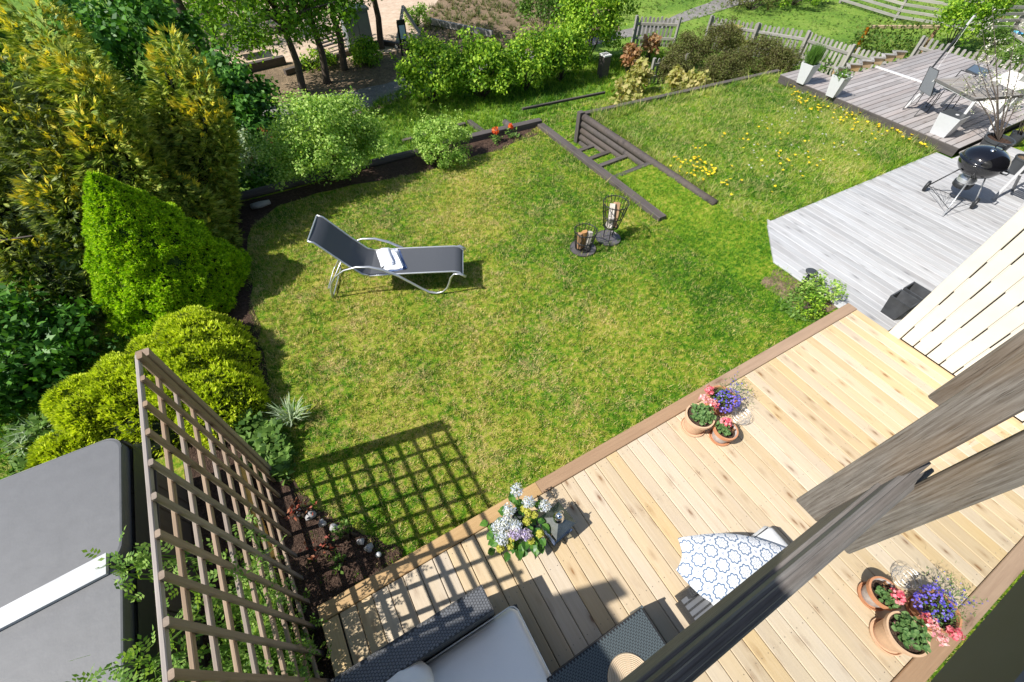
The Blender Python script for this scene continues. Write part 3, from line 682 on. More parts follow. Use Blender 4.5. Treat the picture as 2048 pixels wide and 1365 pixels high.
# jute placemat
n = N('jute_braid'); tcx = n.new('TexCoord'); wv = n.new('TexWave', wave_type='RINGS', rings_direction='Z'); wv.inputs['Scale'].default_value = 26; wv.inputs['Distortion'].default_value = .6; wv.inputs['Detail'].default_value = 3; wv.inputs['Detail Scale'].default_value = 9
n.l(tcx.outputs['Object'], wv.inputs['Vector']); nz = n.noise(tcx.outputs['Object'], 140, 3)
M['jute'] = n.done(n.pbr(n.mix(wv.outputs['Fac'], (.50,.36,.22), (.74,.60,.43)), .9, n.bump(n.math('ADD', wv.outputs['Fac'], nz), .7, .006)))
jc = g(1262,1362,.41); mb = MB(); pr = [(0,.008)]
for k in range(1, 17): pr += [((k-.5)*.0106, .011), (k*.0106, .0065)]
pr += [(.172, 0)]; mt = thing('placemat', (jc.x, jc.y, .399), 'round braided jute mat on the wicker coffee table', 'placemat')
obj('braid', mb.lathe(pr, (jc.x, jc.y, .4), 48), M['jute'], mt, smooth=True)
M['succ'] = leafm('small_bright_leaves', [(.08,.2,.02), (.14,.32,.04), (.2,.42,.07)], .3)
hp = thing('small_house_plant', (jc.x+.02, jc.y-.05, .41), 'small bright green plant standing on the jute mat', 'plant')
P, Nn = blobpts((jc.x+.02, jc.y-.06, .5), (.06,.06,.07), 120); mesh_quads('leaves', leafset(P, Nn, .04, .6), M['succ'], hp)
obj('pot', MB().lathe([(0,0),(.04,0),(.05,.07),(.045,.07),(.04,.06),(0,.06)], (jc.x+.02, jc.y-.06, .412), 20), M['white_wood'], hp, smooth=True)
# armchair and its cushions
ac = thing('wicker_armchair', (2.3,-.5,0), 'dark slatted wicker armchair with a white cushion under the window rail', 'armchair')
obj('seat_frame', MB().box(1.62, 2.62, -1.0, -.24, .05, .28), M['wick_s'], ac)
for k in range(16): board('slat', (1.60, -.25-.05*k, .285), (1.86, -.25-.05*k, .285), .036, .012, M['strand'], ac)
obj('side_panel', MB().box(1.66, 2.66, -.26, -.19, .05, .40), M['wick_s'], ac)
cushion('seat_cushion', 1.80, 2.72, -1.05, -.17, .29, .42, M['offw2'], ac, .05, .08)
n = N('blue_tile_print'); tcx = n.new('TexCoord'); uvv = tcx.outputs['Object']
sxyz = n.new('SeparateXYZ'); n.l(uvv, sxyz.inputs[0])
def cell(ox, oy, T=.128):
    a = n.math('SUBTRACT', n.math('MODULO', n.math('ADD', sxyz.outputs[0], 10+ox), T), T/2)
    b = n.math('SUBTRACT', n.math('MODULO', n.math('ADD', sxyz.outputs[1], 10+oy), T), T/2); return a, b
def polar(a, b):
    return n.math('SQRT', n.math('ADD', n.math('MULTIPLY', a, a), n.math('MULTIPLY', b, b))), n.math('ARCTAN2', b, a)
T = .128; a, b = cell(0, 0); r_, th = polar(a, b)
wob = n.math('MULTIPLY', n.math('ABSOLUTE', n.math('SINE', n.math('MULTIPLY', th, 4.))), -.012)
ringd = n.math('ABSOLUTE', n.math('SUBTRACT', n.math('ADD', r_, wob), .041))
ring = n.ramp(ringd, [(.0040, (1,1,1)), (.0060, (0,0,0))])
petal = n.math('MULTIPLY', n.math('GREATER_THAN', n.math('COSINE', n.math('MULTIPLY', th, 8.)), .35), n.math('LESS_THAN', n.math('ABSOLUTE', n.math('SUBTRACT', r_, .018)), .011))
a2, b2 = cell(T/2, T/2); r2, th2 = polar(a2, b2)
cross = n.math('MULTIPLY', n.math('GREATER_THAN', n.math('COSINE', n.math('MULTIPLY', th2, 4.)), .3), n.math('LESS_THAN', r2, .012))
scr = n.math('MULTIPLY', n.math('LESS_THAN', n.math('ABSOLUTE', n.math('SUBTRACT', r2, n.math('ADD', .026, n.math('MULTIPLY', n.math('SINE', n.math('MULTIPLY', th2, 8.)), .006)))), .0024), 1.)
dots = n.ramp(n.noise(uvv, 190, 1), [(.66, (0,0,0)), (.68, (1,1,1))])
base = n.mix(n.math('MULTIPLY', dots, .35), (.66,.67,.69), (.5,.44,.36)); base = n.mix(n.math('MULTIPLY', scr, .45), base, (.35,.45,.6))
base = n.mix(n.math('MULTIPLY', petal, .85), base, (.34,.36,.40)); base = n.mix(ring, base, (.10,.16,.26)); base = n.mix(cross, base, (.03,.09,.22))
M['tile'] = n.done(n.pbr(base, .85, n.bump(n.noise(uvv, 400, 2), .2, .002), spec=.2))
pc = g(1462,1135,.56); pl = thing('patterned_pillow', (pc.x, pc.y, .45), 'white pillow with blue and grey tile pattern on the armchair', 'pillow')
corn = [g(1358,1076,.56), g(1352,1140,.50), g(1478,1215,.50), g(1575,1110,.58), g(1482,1062,.60)]
mb = MB(); n1 = 24; vs = []
c00, c10, c01, c11 = g(1352,1140,.50), g(1492,1216,.48), g(1357,1076,.54), g(1600,1110,.56)
for j in range(n1+1):
    for i in range(n1+1):
        u, v = i/n1, j/n1; pin = .06*(math.sin(math.pi*u)*(abs(2*v-1)**2)*(1 if v < .5 else -1)); pin2 = .05*(math.sin(math.pi*v)*(abs(2*u-1)**2)*(1 if u < .5 else -1))
        q = c00*(1-u)*(1-v)+c10*u*(1-v)+c01*(1-u)*v+c11*u*v
        eu = (c10-c00).normalized(); ev = (c01-c00).normalized()
        q = q-ev*pin*1.6+eu*pin2*.8; q.z += .115*(math.sin(math.pi*u)*math.sin(math.pi*v))**.55
        vs.append(q)
nn = len(vs); fs = [(j*(n1+1)+i, j*(n1+1)+i+1, (j+1)*(n1+1)+i+1, (j+1)*(n1+1)+i) for j in range(n1) for i in range(n1)]
vb = [Vector((q.x, q.y, min(q.z, c00.z+.02)-.04*(math.sin(math.pi*(k % (n1+1))/n1)*math.sin(math.pi*(k//(n1+1))/n1))**.5)) for k, q in enumerate(vs)]
obj('cover', mb.add(vs+vb, fs+[tuple(nn+i for i in reversed(f)) for f in fs]), M['tile'], pl, smooth=True)

# ================================================================ FLOWER POTS
M['ger'] = leafm('geranium_leaves', [(.04,.10,.03), (.09,.19,.05), (.17,.28,.09)], .25)
M['pink'] = leafm('pink_petals', [(.72,.08,.15), (.85,.20,.27), (.90,.38,.42)], .3, scale=30)
M['pinkp'] = leafm('light_pink_petals', [(.82,.22,.30), (.90,.42,.47), (.93,.64,.64)], .3, scale=30)
M['blue'] = leafm('violet_blue_petals', [(.07,.05,.45), (.13,.10,.62), (.28,.22,.75)], .2, scale=30)
M['lobl'] = leafm('lobelia_leaves', [(.06,.14,.03), (.13,.25,.06), (.22,.33,.10)], .3)
M['dry'] = leafm('dry_brown_leaves', [(.10,.04,.02), (.22,.09,.04), (.35,.18,.08)], .2)
def pot(c, r0, r1, h, m, root, saucer=None, soilm='soil'):
    prof = [(0,.012),(r0,.012),(r0+.003,.02),(r1*.985-.008,h-.045),(r1-.002,h-.042),(r1+.004,h-.038),(r1+.004,h),(r1-.012,h),(r1-.018,h-.03)]
    obj('pot_body', MB().lathe(prof, c, 40), M[m], root, smooth=False)
    obj('soil', MB().lathe([(0,h-.035),(r1-.016,h-.033)], c, 24), M[soilm], root)
    if saucer: obj('saucer', MB().lathe([(0,0),(saucer-.01,0),(saucer,.006),(saucer+.004,.028),(saucer-.003,.028),(saucer-.012,.01),(0,.01)], c, 36), M[m if m != 'terrao' else 'terra'], root, smooth=False)
def flowerhead(c, r, n, L, mat, parent, name='flower_head'):
    P, Nn = blobpts(c, (r, r, r*.75), n, .5); Nn = unit(Nn+rdir(n)*.35)
    mesh_quads(name, leafset(P, Nn, L, .9), M[mat], parent)
def geranium(root, c, r, h, n, L=.045):
    c = Vector(c); mb = MB()
    for k in range(9):
        a = random.uniform(0, 6.28); mb.tube([c, c+Vector((math.cos(a)*r*.5, math.sin(a)*r*.5, h*.6))], .004, 5)
    obj('stem', mb, M['lobl'], root)
    P, Nn = blobpts(c+Vector((0,0,h*.55)), (r, r, h*.6), n, .8); P = P[P[:, 2] > c.z-.02]; Nn = unit(rdir(len(P))*.55+[0, 0, 1.]+(P-np.array(c))*[2, 2, 0])
    V = []
    for p, q in zip(P, Nn):   # round scalloped leaves: fans of four facets
        t = unit(np.cross(q, rdir(1)[0])); b = np.cross(q, t); s = L*random.uniform(.6, 1.15)
        ring = [p+(t*math.cos(a)+b*math.sin(a))*s*.5*(1+.12*math.cos(3*a))+q*s*.06 for a in np.linspace(0, 2*math.pi, 9)[:-1]]
        for k in range(0, 8, 2): V.append([p-q*s*.05, ring[k], ring[(k+1) % 8], ring[(k+2) % 8]])
    mesh_quads('leaves', np.array(V), M['ger'], root)
p1 = Vector((3.07,.985,0))
t = thing('geranium_pot', p1, 'large pale terracotta pot of pink geranium on the deck edge board', 'flower pot')
pot(p1, .105, .155, .27, 'terrap', t, .135); geranium(t, p1+Vector((.01,0,.25)), .14, .11, 150)
for q, r, m in (((.10,.11,.40),.046,'pinkp'), ((.17,.04,.37),.05,'pinkp'), ((-.05,.05,.30),.022,'pinkp'), ((.20,-.0,.33),.042,'pink'), ((-.03,-.08,.285),.014,'pinkp')):
    flowerhead(p1+Vector(q), r, 60, .026, m, t)
p2 = Vector((3.245,.735,0))
t = thing('geranium_pot', p2, 'smaller whitened terracotta pot with one coral geranium, nearest the camera of its trio', 'flower pot')
pot(p2, .085, .125, .20, 'terrao', t, .115); obj('pot_rim', MB().lathe([(.127,.16),(.131,.162),(.131,.202),(.114,.202)], p2, 36), M['terra'], t)
geranium(t, p2+Vector((-.03,.03,.185)), .09, .07, 45, .045); flowerhead(p2+Vector((.02,.05,.27)), .055, 110, .03, 'pink', t)
P, Nn = blobpts(p2+Vector((.05,-.01,.19)), (.06,.06,.03), 40); mesh_quads('dry_leaves', leafset(P, Nn, .03), M['dry'], t)
p3 = Vector((3.53,1.05,0))
t = thing('lobelia_pot', p3, 'terracotta pot overflowing with violet-blue lobelia behind the geraniums', 'flower pot')
pot(p3, .11, .16, .20, 'terra', t, .14); flowerhead(p3+Vector((-.14,.12,.30)), .05, 90, .03, 'pink', t)
P, Nn = blobpts(p3+Vector((.03,.0,.21)), (.21,.18,.12), 1100, .7); mesh_quads('leaves', leafset(P[P[:,2] > .12], Nn[P[:,2] > .12], .022, .3), M['lobl'], t)
P, Nn = blobpts(p3+Vector((.0,-.06,.22)), (.18,.13,.11), 330, .25); k = P[:,2] > .14; mesh_quads('flowers', leafset(P[k], unit(Nn[k]+[0,0,1]), .026, .9), M['blue'], t)['kind'] = 'stuff'
P = np.array(p3)+np.array([.26,-.02,.22])+rng.normal(size=(130,3))*[.07,.10,.05]; mesh_quads('trailing_stems', needles(P, np.tile([.4,-.3,.8],(130,1)), 2, .045, .005, .8), M['lobl'], t)
mesh_quads('trailing_flowers', leafset(P[:45], unit(rdir(45)+[0,0,1]), .02, .9), M['blue'], t)['kind'] = 'stuff'
# wire basket between the pots
p4 = Vector((3.62,.79,0)); t = thing('wire_basket', p4, 'low white wire basket standing beside the lobelia pot', 'basket')
mb = MB()
for z, r in ((.01,.075),(.05,.095),(.09,.10),(.13,.09)): mb.ring((p4.x,p4.y,z), r, .0016, 24, 4)
obj('hoops', mb, M['alu'], t)
mb = MB()
for k in range(12):
    a = k*math.pi/6; mb.tube([(p4.x+r*math.cos(a+z*2), p4.y+r*math.sin(a+z*2), z) for z, r in ((.0,.06),(.03,.09),(.07,.10),(.11,.095),(.14,.07))], .002, 4)
obj('wires', mb, M['alu'], t)

# ================================================================ HYDRANGEA AND LANTERN
M['hleaf'] = leafm('hydrangea_leaves', [(.03,.10,.02), (.06,.17,.03), (.12,.26,.04)], .25, rough=.35)
M['hblue'] = leafm('pale_blue_florets', [(.40,.46,.66), (.58,.63,.80), (.78,.77,.72)], .3, scale=25)
M['hlil'] = leafm('lilac_florets', [(.38,.30,.62), (.52,.44,.72), (.66,.58,.70)], .3, scale=25)
M['hyel'] = leafm('lime_yellow_buds', [(.35,.42,.05), (.55,.55,.08), (.66,.62,.15)], .3, scale=25)
hc = Vector((.78,1.0,0)); t = thing('hydrangea', hc, 'potted hydrangea with pale blue, lilac and lime flower heads beside the lantern', 'plant')
obj('pot_body', MB().lathe([(0,0),(.10,0),(.13,.17),(.12,.17),(.115,.15),(0,.15)], hc, 30), M['charp'], t)
heads = [((1034,980),.46,'hblue',.052),((1018,1020),.42,'hblue',.05),((1057,1004),.42,'hblue',.05),((1013,1045),.40,'hblue',.055),((1033,1053),.41,'hblue',.045),
 ((1090,1012),.38,'hblue',.047),((1008,1062),.36,'hblue',.05),((995,1056),.34,'hblue',.05),((1003,1078),.34,'hblue',.052),((1000,1050),.37,'hblue',.045),
 ((1031,1066),.40,'hlil',.052),((1052,1070),.38,'hlil',.045),((1056,1026),.38,'hyel',.036),((1068,1030),.36,'hyel',.036),((1053,1043),.38,'hyel',.042),
 ((1080,1068),.34,'hyel',.037),((1000,1096),.28,'hyel',.045),((1021,1093),.28,'hyel',.03),((1063,1082),.31,'hyel',.034),((1023,1078),.33,'hyel',.025),((1047,1018),.36,'hyel',.03)]
mb = MB()
for (px, py), z, m, r in heads:
    c = g(px, py, z); flowerhead(c, r*(1.22 if m in ('hblue','hlil') else .85), 230, .019, m, t); mb.tube([hc+Vector((0,0,.15)), hc.lerp(c, .5)+Vector((0,0,.08)), c], .005, 5)
obj('stem', mb, M['hleaf'], t)
V = []
lf = [((975,1045),.30),((990,1100),.15),((1015,1105),.15),((1035,1098),.2),((1052,1098),.18),((1072,1095),.16),((1025,1005),.36),((1042,1048),.33),((1058,1052),.34),((1070,1058),.32),((1085,1050),.3),((990,1080),.22),((985,1065),.24),((1015,1028),.33),((1045,1030),.33),((1075,1042),.3),((1062,1062),.3),((1040,1060),.3),((1010,1085),.24),((1092,1060),.26),((1080,1080),.22),((1045,1085),.25),((1030,1088),.22)]
for (px, py), z in lf+[((random.uniform(990,1085), random.uniform(1010,1095)), random.uniform(.15,.3)) for _ in range(40)]:
    c = np.array(g(px, py, z)); s = random.uniform(.07, .105); q = unit(rdir(1)[0]*.35+np.array([0,0,1])); o_ = c-np.array(hc); o_[2] = 0; d = unit(unit(o_)+rdir(1)[0]*.5); d -= q*(d@q); d = unit(d); b_ = np.cross(q, d)
    ctr = [c-d*s*.1+d*s*k_ - q*s*.35*k_**2 for k_ in (0,.3,.6,.85,1.05)]; wd = [0,.36,.40,.24,0]
    for i in range(4):
        for sg in (1,-1):
            V.append([ctr[i], ctr[i]+b_*sg*s*wd[i]+q*s*.10*(wd[i]>0), ctr[i+1]+b_*sg*s*wd[i+1]+q*s*.10*(wd[i+1]>0), ctr[i+1]])
mesh_quads('leaves', np.array(V), M['hleaf'], t)
n = N('clear_glass'); pb = n.new('BsdfPrincipled'); pb.inputs['Roughness'].default_value = .02; pb.inputs['Transmission Weight'].default_value = 1; pb.inputs['IOR'].default_value = 1.45
tp = n.new('BsdfTransparent'); mx = n.new('MixShader'); gl = n.new('BsdfGlossy'); gl.inputs['Roughness'].default_value = .03; fr_ = n.new('Fresnel'); n.l(fr_.outputs[0], mx.inputs[0]); n.l(tp.outputs[0], mx.inputs[1]); n.l(gl.outputs[0], mx.inputs[2]); tp.inputs[0].default_value = (.75,.80,.82,1)
M['cg'] = n.done(mx.outputs[0])
M['smoke'] = plain('smoky_metal_roof', (.16,.17,.16), .25, .8, nz=.3, scale=12)
lc = Vector((1.06,.84,0)); R3 = Matrix.Rotation(math.radians(8), 3, 'Z'); t = thing('lantern', lc, 'square metal and glass lantern with a polished round top on the deck', 'lantern')
def lp(x, y, z): return lc+R3 @ Vector((x, y, z))
w2 = .105
mb = MB()
for sx in (-1,1):
    for sy in (-1,1): mb.beam(lp(sx*w2,sy*w2,.02), lp(sx*w2,sy*w2,.25), .01, .01)
obj('frame_posts', mb, M['steel'], t)
obj('base', MB().add([lp(x,y,z) for z in (0,.02) for x,y in ((-.12,-.12),(.12,-.12),(.12,.12),(-.12,.12))], [(3,2,1,0),(4,5,6,7),(0,1,5,4),(1,2,6,5),(2,3,7,6),(3,0,4,7)]), M['steel'], t)
for sx, sy in ((1,0),(-1,0),(0,1),(0,-1)):
    a = (w2*sx-w2*sy, w2*sy-w2*sx) if sx else (-w2, w2*sy); b = (w2*sx, w2) if sx else (w2, w2*sy); a = (w2*sx, -w2) if sx else a
    obj('pane', MB().add([lp(a[0],a[1],.025), lp(b[0],b[1],.025), lp(b[0],b[1],.245), lp(a[0],a[1],.245)], [(0,1,2,3)]), M['cg'], t)
for k in range(4):
    a, b = ((-1,-1),(1,-1),(1,1),(-1,1))[k], ((1,-1),(1,1),(-1,1),(-1,-1))[k]
    obj('roof_pane', MB().add([lp(a[0]*.125,a[1]*.125,.25), lp(b[0]*.125,b[1]*.125,.25), lp(b[0]*.035,b[1]*.035,.32), lp(a[0]*.035,a[1]*.035,.32)], [(0,1,2,3)]), M['smoke'], t)
obj('cap', MB().lathe([(0,.30),(.05,.31),(.052,.335),(.032,.345),(.03,.36),(.038,.375),(.038,.39),(.025,.41),(0,.418)], lc, 28), M['steel'], t, smooth=True)
obj('handle', MB().ring((lc.x,lc.y,.40), .05, .004, 24, 6, R3 @ Matrix.Rotation(math.radians(70), 3, 'X')), M['steel'], t, smooth=True)
obj('candle', MB().lathe([(0,.02),(.035,.02),(.035,.14),(0,.14)], lc, 24), M['offwhite'], t, smooth=False)

# ================================================================ SUN LOUNGER AND TOWEL
M['sling'] = plain('charcoal_sling_mesh', (.075,.08,.09), .6, nz=.15, scale=300, bump=.1)
K = Vector((.70,5.25,0)); U = Vector((.90,-.435,0)).normalized(); Vv = Vector((-U.y, U.x, 0))
lg = thing('sun_lounger', (.9,5.15,LZ), 'silver-framed sun lounger with charcoal mesh and raised back on the lawn', 'sun lounger')
def q(s, v, z): return K+U*s+Vv*v+Vector((0,0,z))
prof_seat = [(1.34,.21),(1.30,.265),(1.22,.285),(.9,.283),(.5,.278),(.2,.268),(.02,.262)]
prof_back = [(.02,.262),(-.08,.30),(-.28,.52),(-.47,.76),(-.56,.87),(-.63,.90)]
for nm, pr in (('seat_sling', prof_seat), ('back_sling', prof_back)):
    mb = MB(); vs = [q(s, v, z-.008*(1-(v/.27)**2)) for s, z in pr for v in (-.27,-.13,0,.13,.27)]
    n5 = len(pr); mb.add(vs, [(i*5+k, i*5+k+1, (i+1)*5+k+1, (i+1)*5+k) for i in range(n5-1) for k in range(4)]); obj(nm, mb, M['sling'], lg, smooth=True)
for sg in (-1, 1):
    v = .285*sg
    obj('side_rail', MB().tube([q(s, v, z) for s, z in [(1.36,.20)]+prof_seat[:]], .013, 8), M['alu'], lg, smooth=True)
    obj('back_rail', MB().tube([q(s, v, z) for s, z in prof_back], .013, 8), M['alu'], lg, smooth=True)
    w_ = .315*sg
    arc = [(-.60,LZ+.0),(-.585,.03),(-.54,.16),(-.45,.29),(-.30,.40),(-.12,.455),(.06,.45),(.24,.385),(.42,.27),(.58,.13),(.72,.0),(.82,-.075),(.93,-.105),(1.03,-.085),(1.10,-.01),(1.14,.09),(1.17,.19),(1.22,.255),(1.30,.265),(1.39,.20)]
    obj('leg_loop', MB().tube([q(s, w_, z) for s, z in arc], .019, 8, squash=.7), M['alu'], lg, smooth=True)
mb = MB()
for s, z in ((1.345,.20),(.75,.262),(.30,.255),(-.63,.90)): mb.tube([q(s,-.285,z), q(s,.285,z)], .010, 6)
obj('cross_bar', mb, M['alu'], lg)
obj('rear_stand', MB().tube([q(-.30,-.24,.53), q(-.62,-.24,.02), q(-.66,-.22,-.02), q(-.66,.22,-.02), q(-.62,.24,.02), q(-.30,.24,.53)], .009, 6), M['alu'], lg, smooth=True)
obj('rear_foot_bar', MB().tube([q(-.59,-.315,-.09), q(-.59,.315,-.09)], .010, 6), M['alu'], lg)
n = N('white_blue_towel'); tcx = n.new('TexCoord'); sx_ = n.new('SeparateXYZ'); n.l(tcx.outputs['Object'], sx_.inputs[0])
M['tow'] = n.done(n.pbr((.80,.82,.86), .95, n.bump(n.noise(tcx.outputs['Object'], 60, 5), .6, .01)))
M['towb'] = plain('navy_towel_hem', (.10,.15,.30), .95, nz=.3, scale=60)
tw = thing('folded_towel', q(.35,0,.29), 'white towel with navy edging folded on the sun lounger', 'towel')
Rt = Matrix.Rotation(math.radians(18), 3, 'Z')
def slab(nm, cx, cy, L, Wd, z0, h, mat, rot, n1=10):
    mb = MB(); c = q(cx, cy, 0); vs = []; ux = rot @ U; uy = rot @ Vv
    for j in range(n1+1):
        for i in range(n1+1):
            u, v = i/n1-.5, j/n1-.5; e = (1-(2*abs(u))**6)*(1-(2*abs(v))**6)
            vs.append(c+ux*u*L*(1+.02*math.sin(9*v))+uy*v*Wd*(1+.03*math.sin(7*u))+Vector((0,0,z0+h*(e**.3)+.008*math.sin(8*u+5*v))))
    m = len(vs); fs = [(j*(n1+1)+i, j*(n1+1)+i+1, (j+1)*(n1+1)+i+1, (j+1)*(n1+1)+i) for j in range(n1) for i in range(n1)]
    obj(nm, mb.add(vs, fs), mat, tw, smooth=True)
slab('fold', .33, .0, .30, .46, .275, .025, M['towb'], Rt); slab('fold', .30, .01, .29, .45, .295, .035, M['tow'], Rt)
slab('fold', .22, .03, .20, .40, .33, .045, M['tow'], Rt); slab('fold', .41, -.02, .05, .40, .322, .018, M['tow'], Rt)
mb = MB()
for k in range(22):
    v = -.20+k*.019; c = q(.335, v, .36); mb.tube([c, c+Vector((.012*random.uniform(-1,1)+.02, -.012, -.008))], .003, 4)
obj('tassels', mb, M['towb'], tw)

# ================================================================ FIRE BASKETS
M['log'] = wood('split_firewood', (.50,.32,.19), (.40,.23,.12), (.3,.16,.08), 1.2, .8, .3, .5, crack=.5)
M['birch'] = plain('birch_bark', (.52,.47,.41), .8, nz=.35, scale=14, bump=.4)
M['plate'] = plain('dull_steel_plate', (.16,.145,.15), .45, .4, nz=.25, scale=7)
def basket(c, zb, h, r0, r1, pr, label):
    c = Vector(c); t = thing('fire_basket', (c.x, c.y, LZ), label, 'fire basket')
    obj('base_plate', MB().lathe([(0,LZ+.022),(pr,LZ+.022),(pr+.012,LZ+.034),(pr+.014,LZ+.02),(pr,LZ+.008),(0,LZ+.008)], (c.x,c.y,0), 40), M['plate'], t, smooth=False)
    b = Vector((c.x, c.y, zb)); n_r = 20
    for z, r in ((h, r1), (h*.48, r0+(r1-r0)*.55), (.0, r0)): obj('hoop', MB().ring(b+Vector((0,0,z)), r, .008, 36, 6), M['blk'], t, smooth=True)
    for k in range(n_r):
        a = 2*math.pi*k/n_r
        obj('rib', MB().tube([b+Vector((math.cos(a)*rr, math.sin(a)*rr, z)) for rr, z in ((r0*.2,-.005),(r0,.0),(r0+(r1-r0)*.55,h*.48),(r1*1.0,h),(r1*1.07,h+.03))], .0055, 5), M['blk'], t, smooth=True)
    mb = MB()
    for k in range(8): a = k*math.pi/8; mb.tube([b+Vector((math.cos(a)*r0, math.sin(a)*r0, 0)), b-Vector((math.cos(a)*r0, math.sin(a)*r0, 0))], .005, 5)
    obj('grate', mb, M['blk'], t)
    if zb > LZ+.1:
        for a in (0, 2.1, 4.2): obj('leg', MB().tube([b+Vector((math.cos(a)*r0*.7, math.sin(a)*r0*.7, 0)), b+Vector((math.cos(a)*r0*.7, math.sin(a)*r0*.7, LZ-zb+.02))], .008, 6), M['blk'], t)
    return b
def fwood(a, b_, r, m, label, tri=True):
    a, b_ = Vector(a), Vector(b_); t = thing('firewood_log', (a+b_)/2, label, 'firewood', 'split logs in the fire baskets')
    x = (b_-a).normalized(); y_ = Vector((0,0,1)).cross(x).normalized(); z_ = x.cross(y_); ph = random.uniform(0, 6)
    ang = [ph+k*.35 for k in range(10)]; prof = [(-.35*r*math.cos(ang[4]), -.35*r*math.sin(ang[4]))]+[(r*math.cos(a_), r*math.sin(a_)) for a_ in ang]
    mb = MB(); vs = [e+y_*u+z_*v for e in (a, b_) for u, v in prof]; k = len(prof)
    mb.add(vs, [(i, (i+1) % k, k+(i+1) % k, k+i) for i in range(k)]+[tuple(range(k-1,-1,-1)), tuple(range(k,2*k))]); obj('split_wood', mb, M[m], t)
b = basket((3.96,4.36), LZ+.035, .34, .125, .18, .205, 'low black fire basket standing on a brownish round plate on the lawn')
fwood(b+Vector((-.05,.02,.01)), b+Vector((-.07,.06,.28)), .055, 'log', 'brown split log leaning at the left in the low fire basket')
fwood(b+Vector((.02,.04,.01)), b+Vector((.0,.05,.30)), .06, 'log', 'middle split log standing in the low fire basket')
fwood(b+Vector((.05,-.03,.01)), b+Vector((.09,-.01,.28)), .05, 'birch', 'pale barked log at the right in the low fire basket')
b = basket((4.50,4.37), .14, .44, .12, .20, .20, 'taller black fire basket on thin legs above a round grey plate')
fwood(b+Vector((-.08,-.06,.02)), b+Vector((.03,.10,.36)), .055, 'birch', 'white barked log leaning in the taller fire basket')
fwood(b+Vector((.0,-.06,.02)), b+Vector((.10,.08,.37)), .055, 'log', 'orange-brown split log in the taller fire basket')
fwood(b+Vector((-.03,.03,.01)), b+Vector((-.06,-.04,.22)), .05, 'birch', 'short log low down in the taller fire basket')

# ================================================================ SOLAR LAMP, PLANTER BOXES
t = thing('garden_lamp', (6.33,1.93,LZ), 'small dark post lamp with a round disc top at the deck corner', 'lamp')
ba = Vector(g(1600,577,LZ)); zt = .28; tp_ = Vector(gp(1622,541,0,ba.x+.03))
obj('post', MB().tube([ba, Vector((ba.x,ba.y,tp_.z))], .028, 12), M['blkp'], t, smooth=True)
obj('lamp_head', MB().lathe([(0,0),(.035,.0),(.05,.02),(.085,.03),(.09,.04),(.075,.052),(0,.058)], (ba.x,ba.y,tp_.z-.03), 28), M['charp'], t, smooth=True)
M['slate'] = plain('dark_slate_fibre', (.05,.053,.058), .6, nz=.45, scale=6, bump=.15)
t = thing('planter_box', (8.0,1.,-.1), 'empty dark tapered double planter box beside the cream wall', 'planter')
def tapered(cx, cy, a0, a1, b0, b1, z0, z1, th=.02):
    mb = MB(); o = []
    for ax, by, z in ((a0,b0,z0),(a1,b1,z1),(a1-th,b1-th,z1),(a0-th,b0-th,z0+.02)): o += [(cx-ax,cy-by,z),(cx+ax,cy-by,z),(cx+ax,cy+by,z),(cx-ax,cy+by,z)]
    return mb.add(o, [(3,2,1,0)]+[(r*4+k, r*4+(k+1) % 4, (r+1)*4+(k+1) % 4, (r+1)*4+k) for r in range(3) for k in range(4)]+[(12,13,14,15)])
pc = Vector((7.02,.93,-.1))
for cx in (7.05, 7.38):
    obj('box', tapered(cx, .92, .09, .135, .10, .145, -.1, .22), M['slate'], t)
# ================================================================ KETTLE GRILL
f1, f2, f3 = g(1846,381,-.1), g(1884,434,-.1), g(1941,416,-.1)
kx_ = (f1+f2+f3)/3; kc = Vector((kx_.x+.30, kx_.y+.05, 0)); kz = .62
cpt = gp(1968,322,0,kc.x); kc.y = cpt.y; kz = cpt.z; KR = .352
t = thing('kettle_grill', (kc.x,kc.y,-.1), 'black enamelled kettle grill with closed lid and two wheels on the silvered deck', 'grill')
def hemi(sg, R, squ, z0, n=10, r_in=0): return [(R*math.cos(a), z0+sg*R*squ*math.sin(a)) for a in np.linspace(0, math.pi/2*.995, n)]
obj('bowl', MB().lathe([(KR*.15, kz-KR*.78)]+hemi(-1, KR, .78, kz-.01)[::-1][1:]+[(KR*1.02,kz)], (kc.x,kc.y,0), 48), M['enamel'], t, smooth=True)
obj('lid', MB().lathe([(KR*1.035,kz-.012),(KR*1.04,kz+.012)]+[(r*1.02, z) for r, z in hemi(1, KR, .62, kz+.012)], (kc.x,kc.y,0), 48), M['enamel'], t, smooth=True)
obj('rim', MB().ring((kc.x,kc.y,kz+.002), KR*1.04, .008, 48, 6), M['enamel'], t, smooth=True)
ltop = kz+.012+KR*.62
obj('lid_vent', MB().lathe([(0,.03),(.035,.025),(.04,.0)], (kc.x-.10,kc.y-.02,ltop-.02), 20), M['steel'], t, smooth=True)
hd = Vector((.16,-.02,0))
obj('lid_handle', MB().tube([Vector((kc.x,kc.y,ltop-.05))+hd+Vector((0,-.07,0)), Vector((kc.x,kc.y,ltop+.03))+hd+Vector((.02,-.06,0)), Vector((kc.x,kc.y,ltop+.03))+hd+Vector((.02,.06,0)), Vector((kc.x,kc.y,ltop-.05))+hd+Vector((0,.07,0))], .014, 8), M['blkp'], t, smooth=True)
obj('handle_shield', MB().poly([(kc.x+.12,kc.y-.05),(kc.x+.18,kc.y-.05),(kc.x+.18,kc.y+.05),(kc.x+.12,kc.y+.05)], ltop-.03, ltop-.026), M['steel'], t)
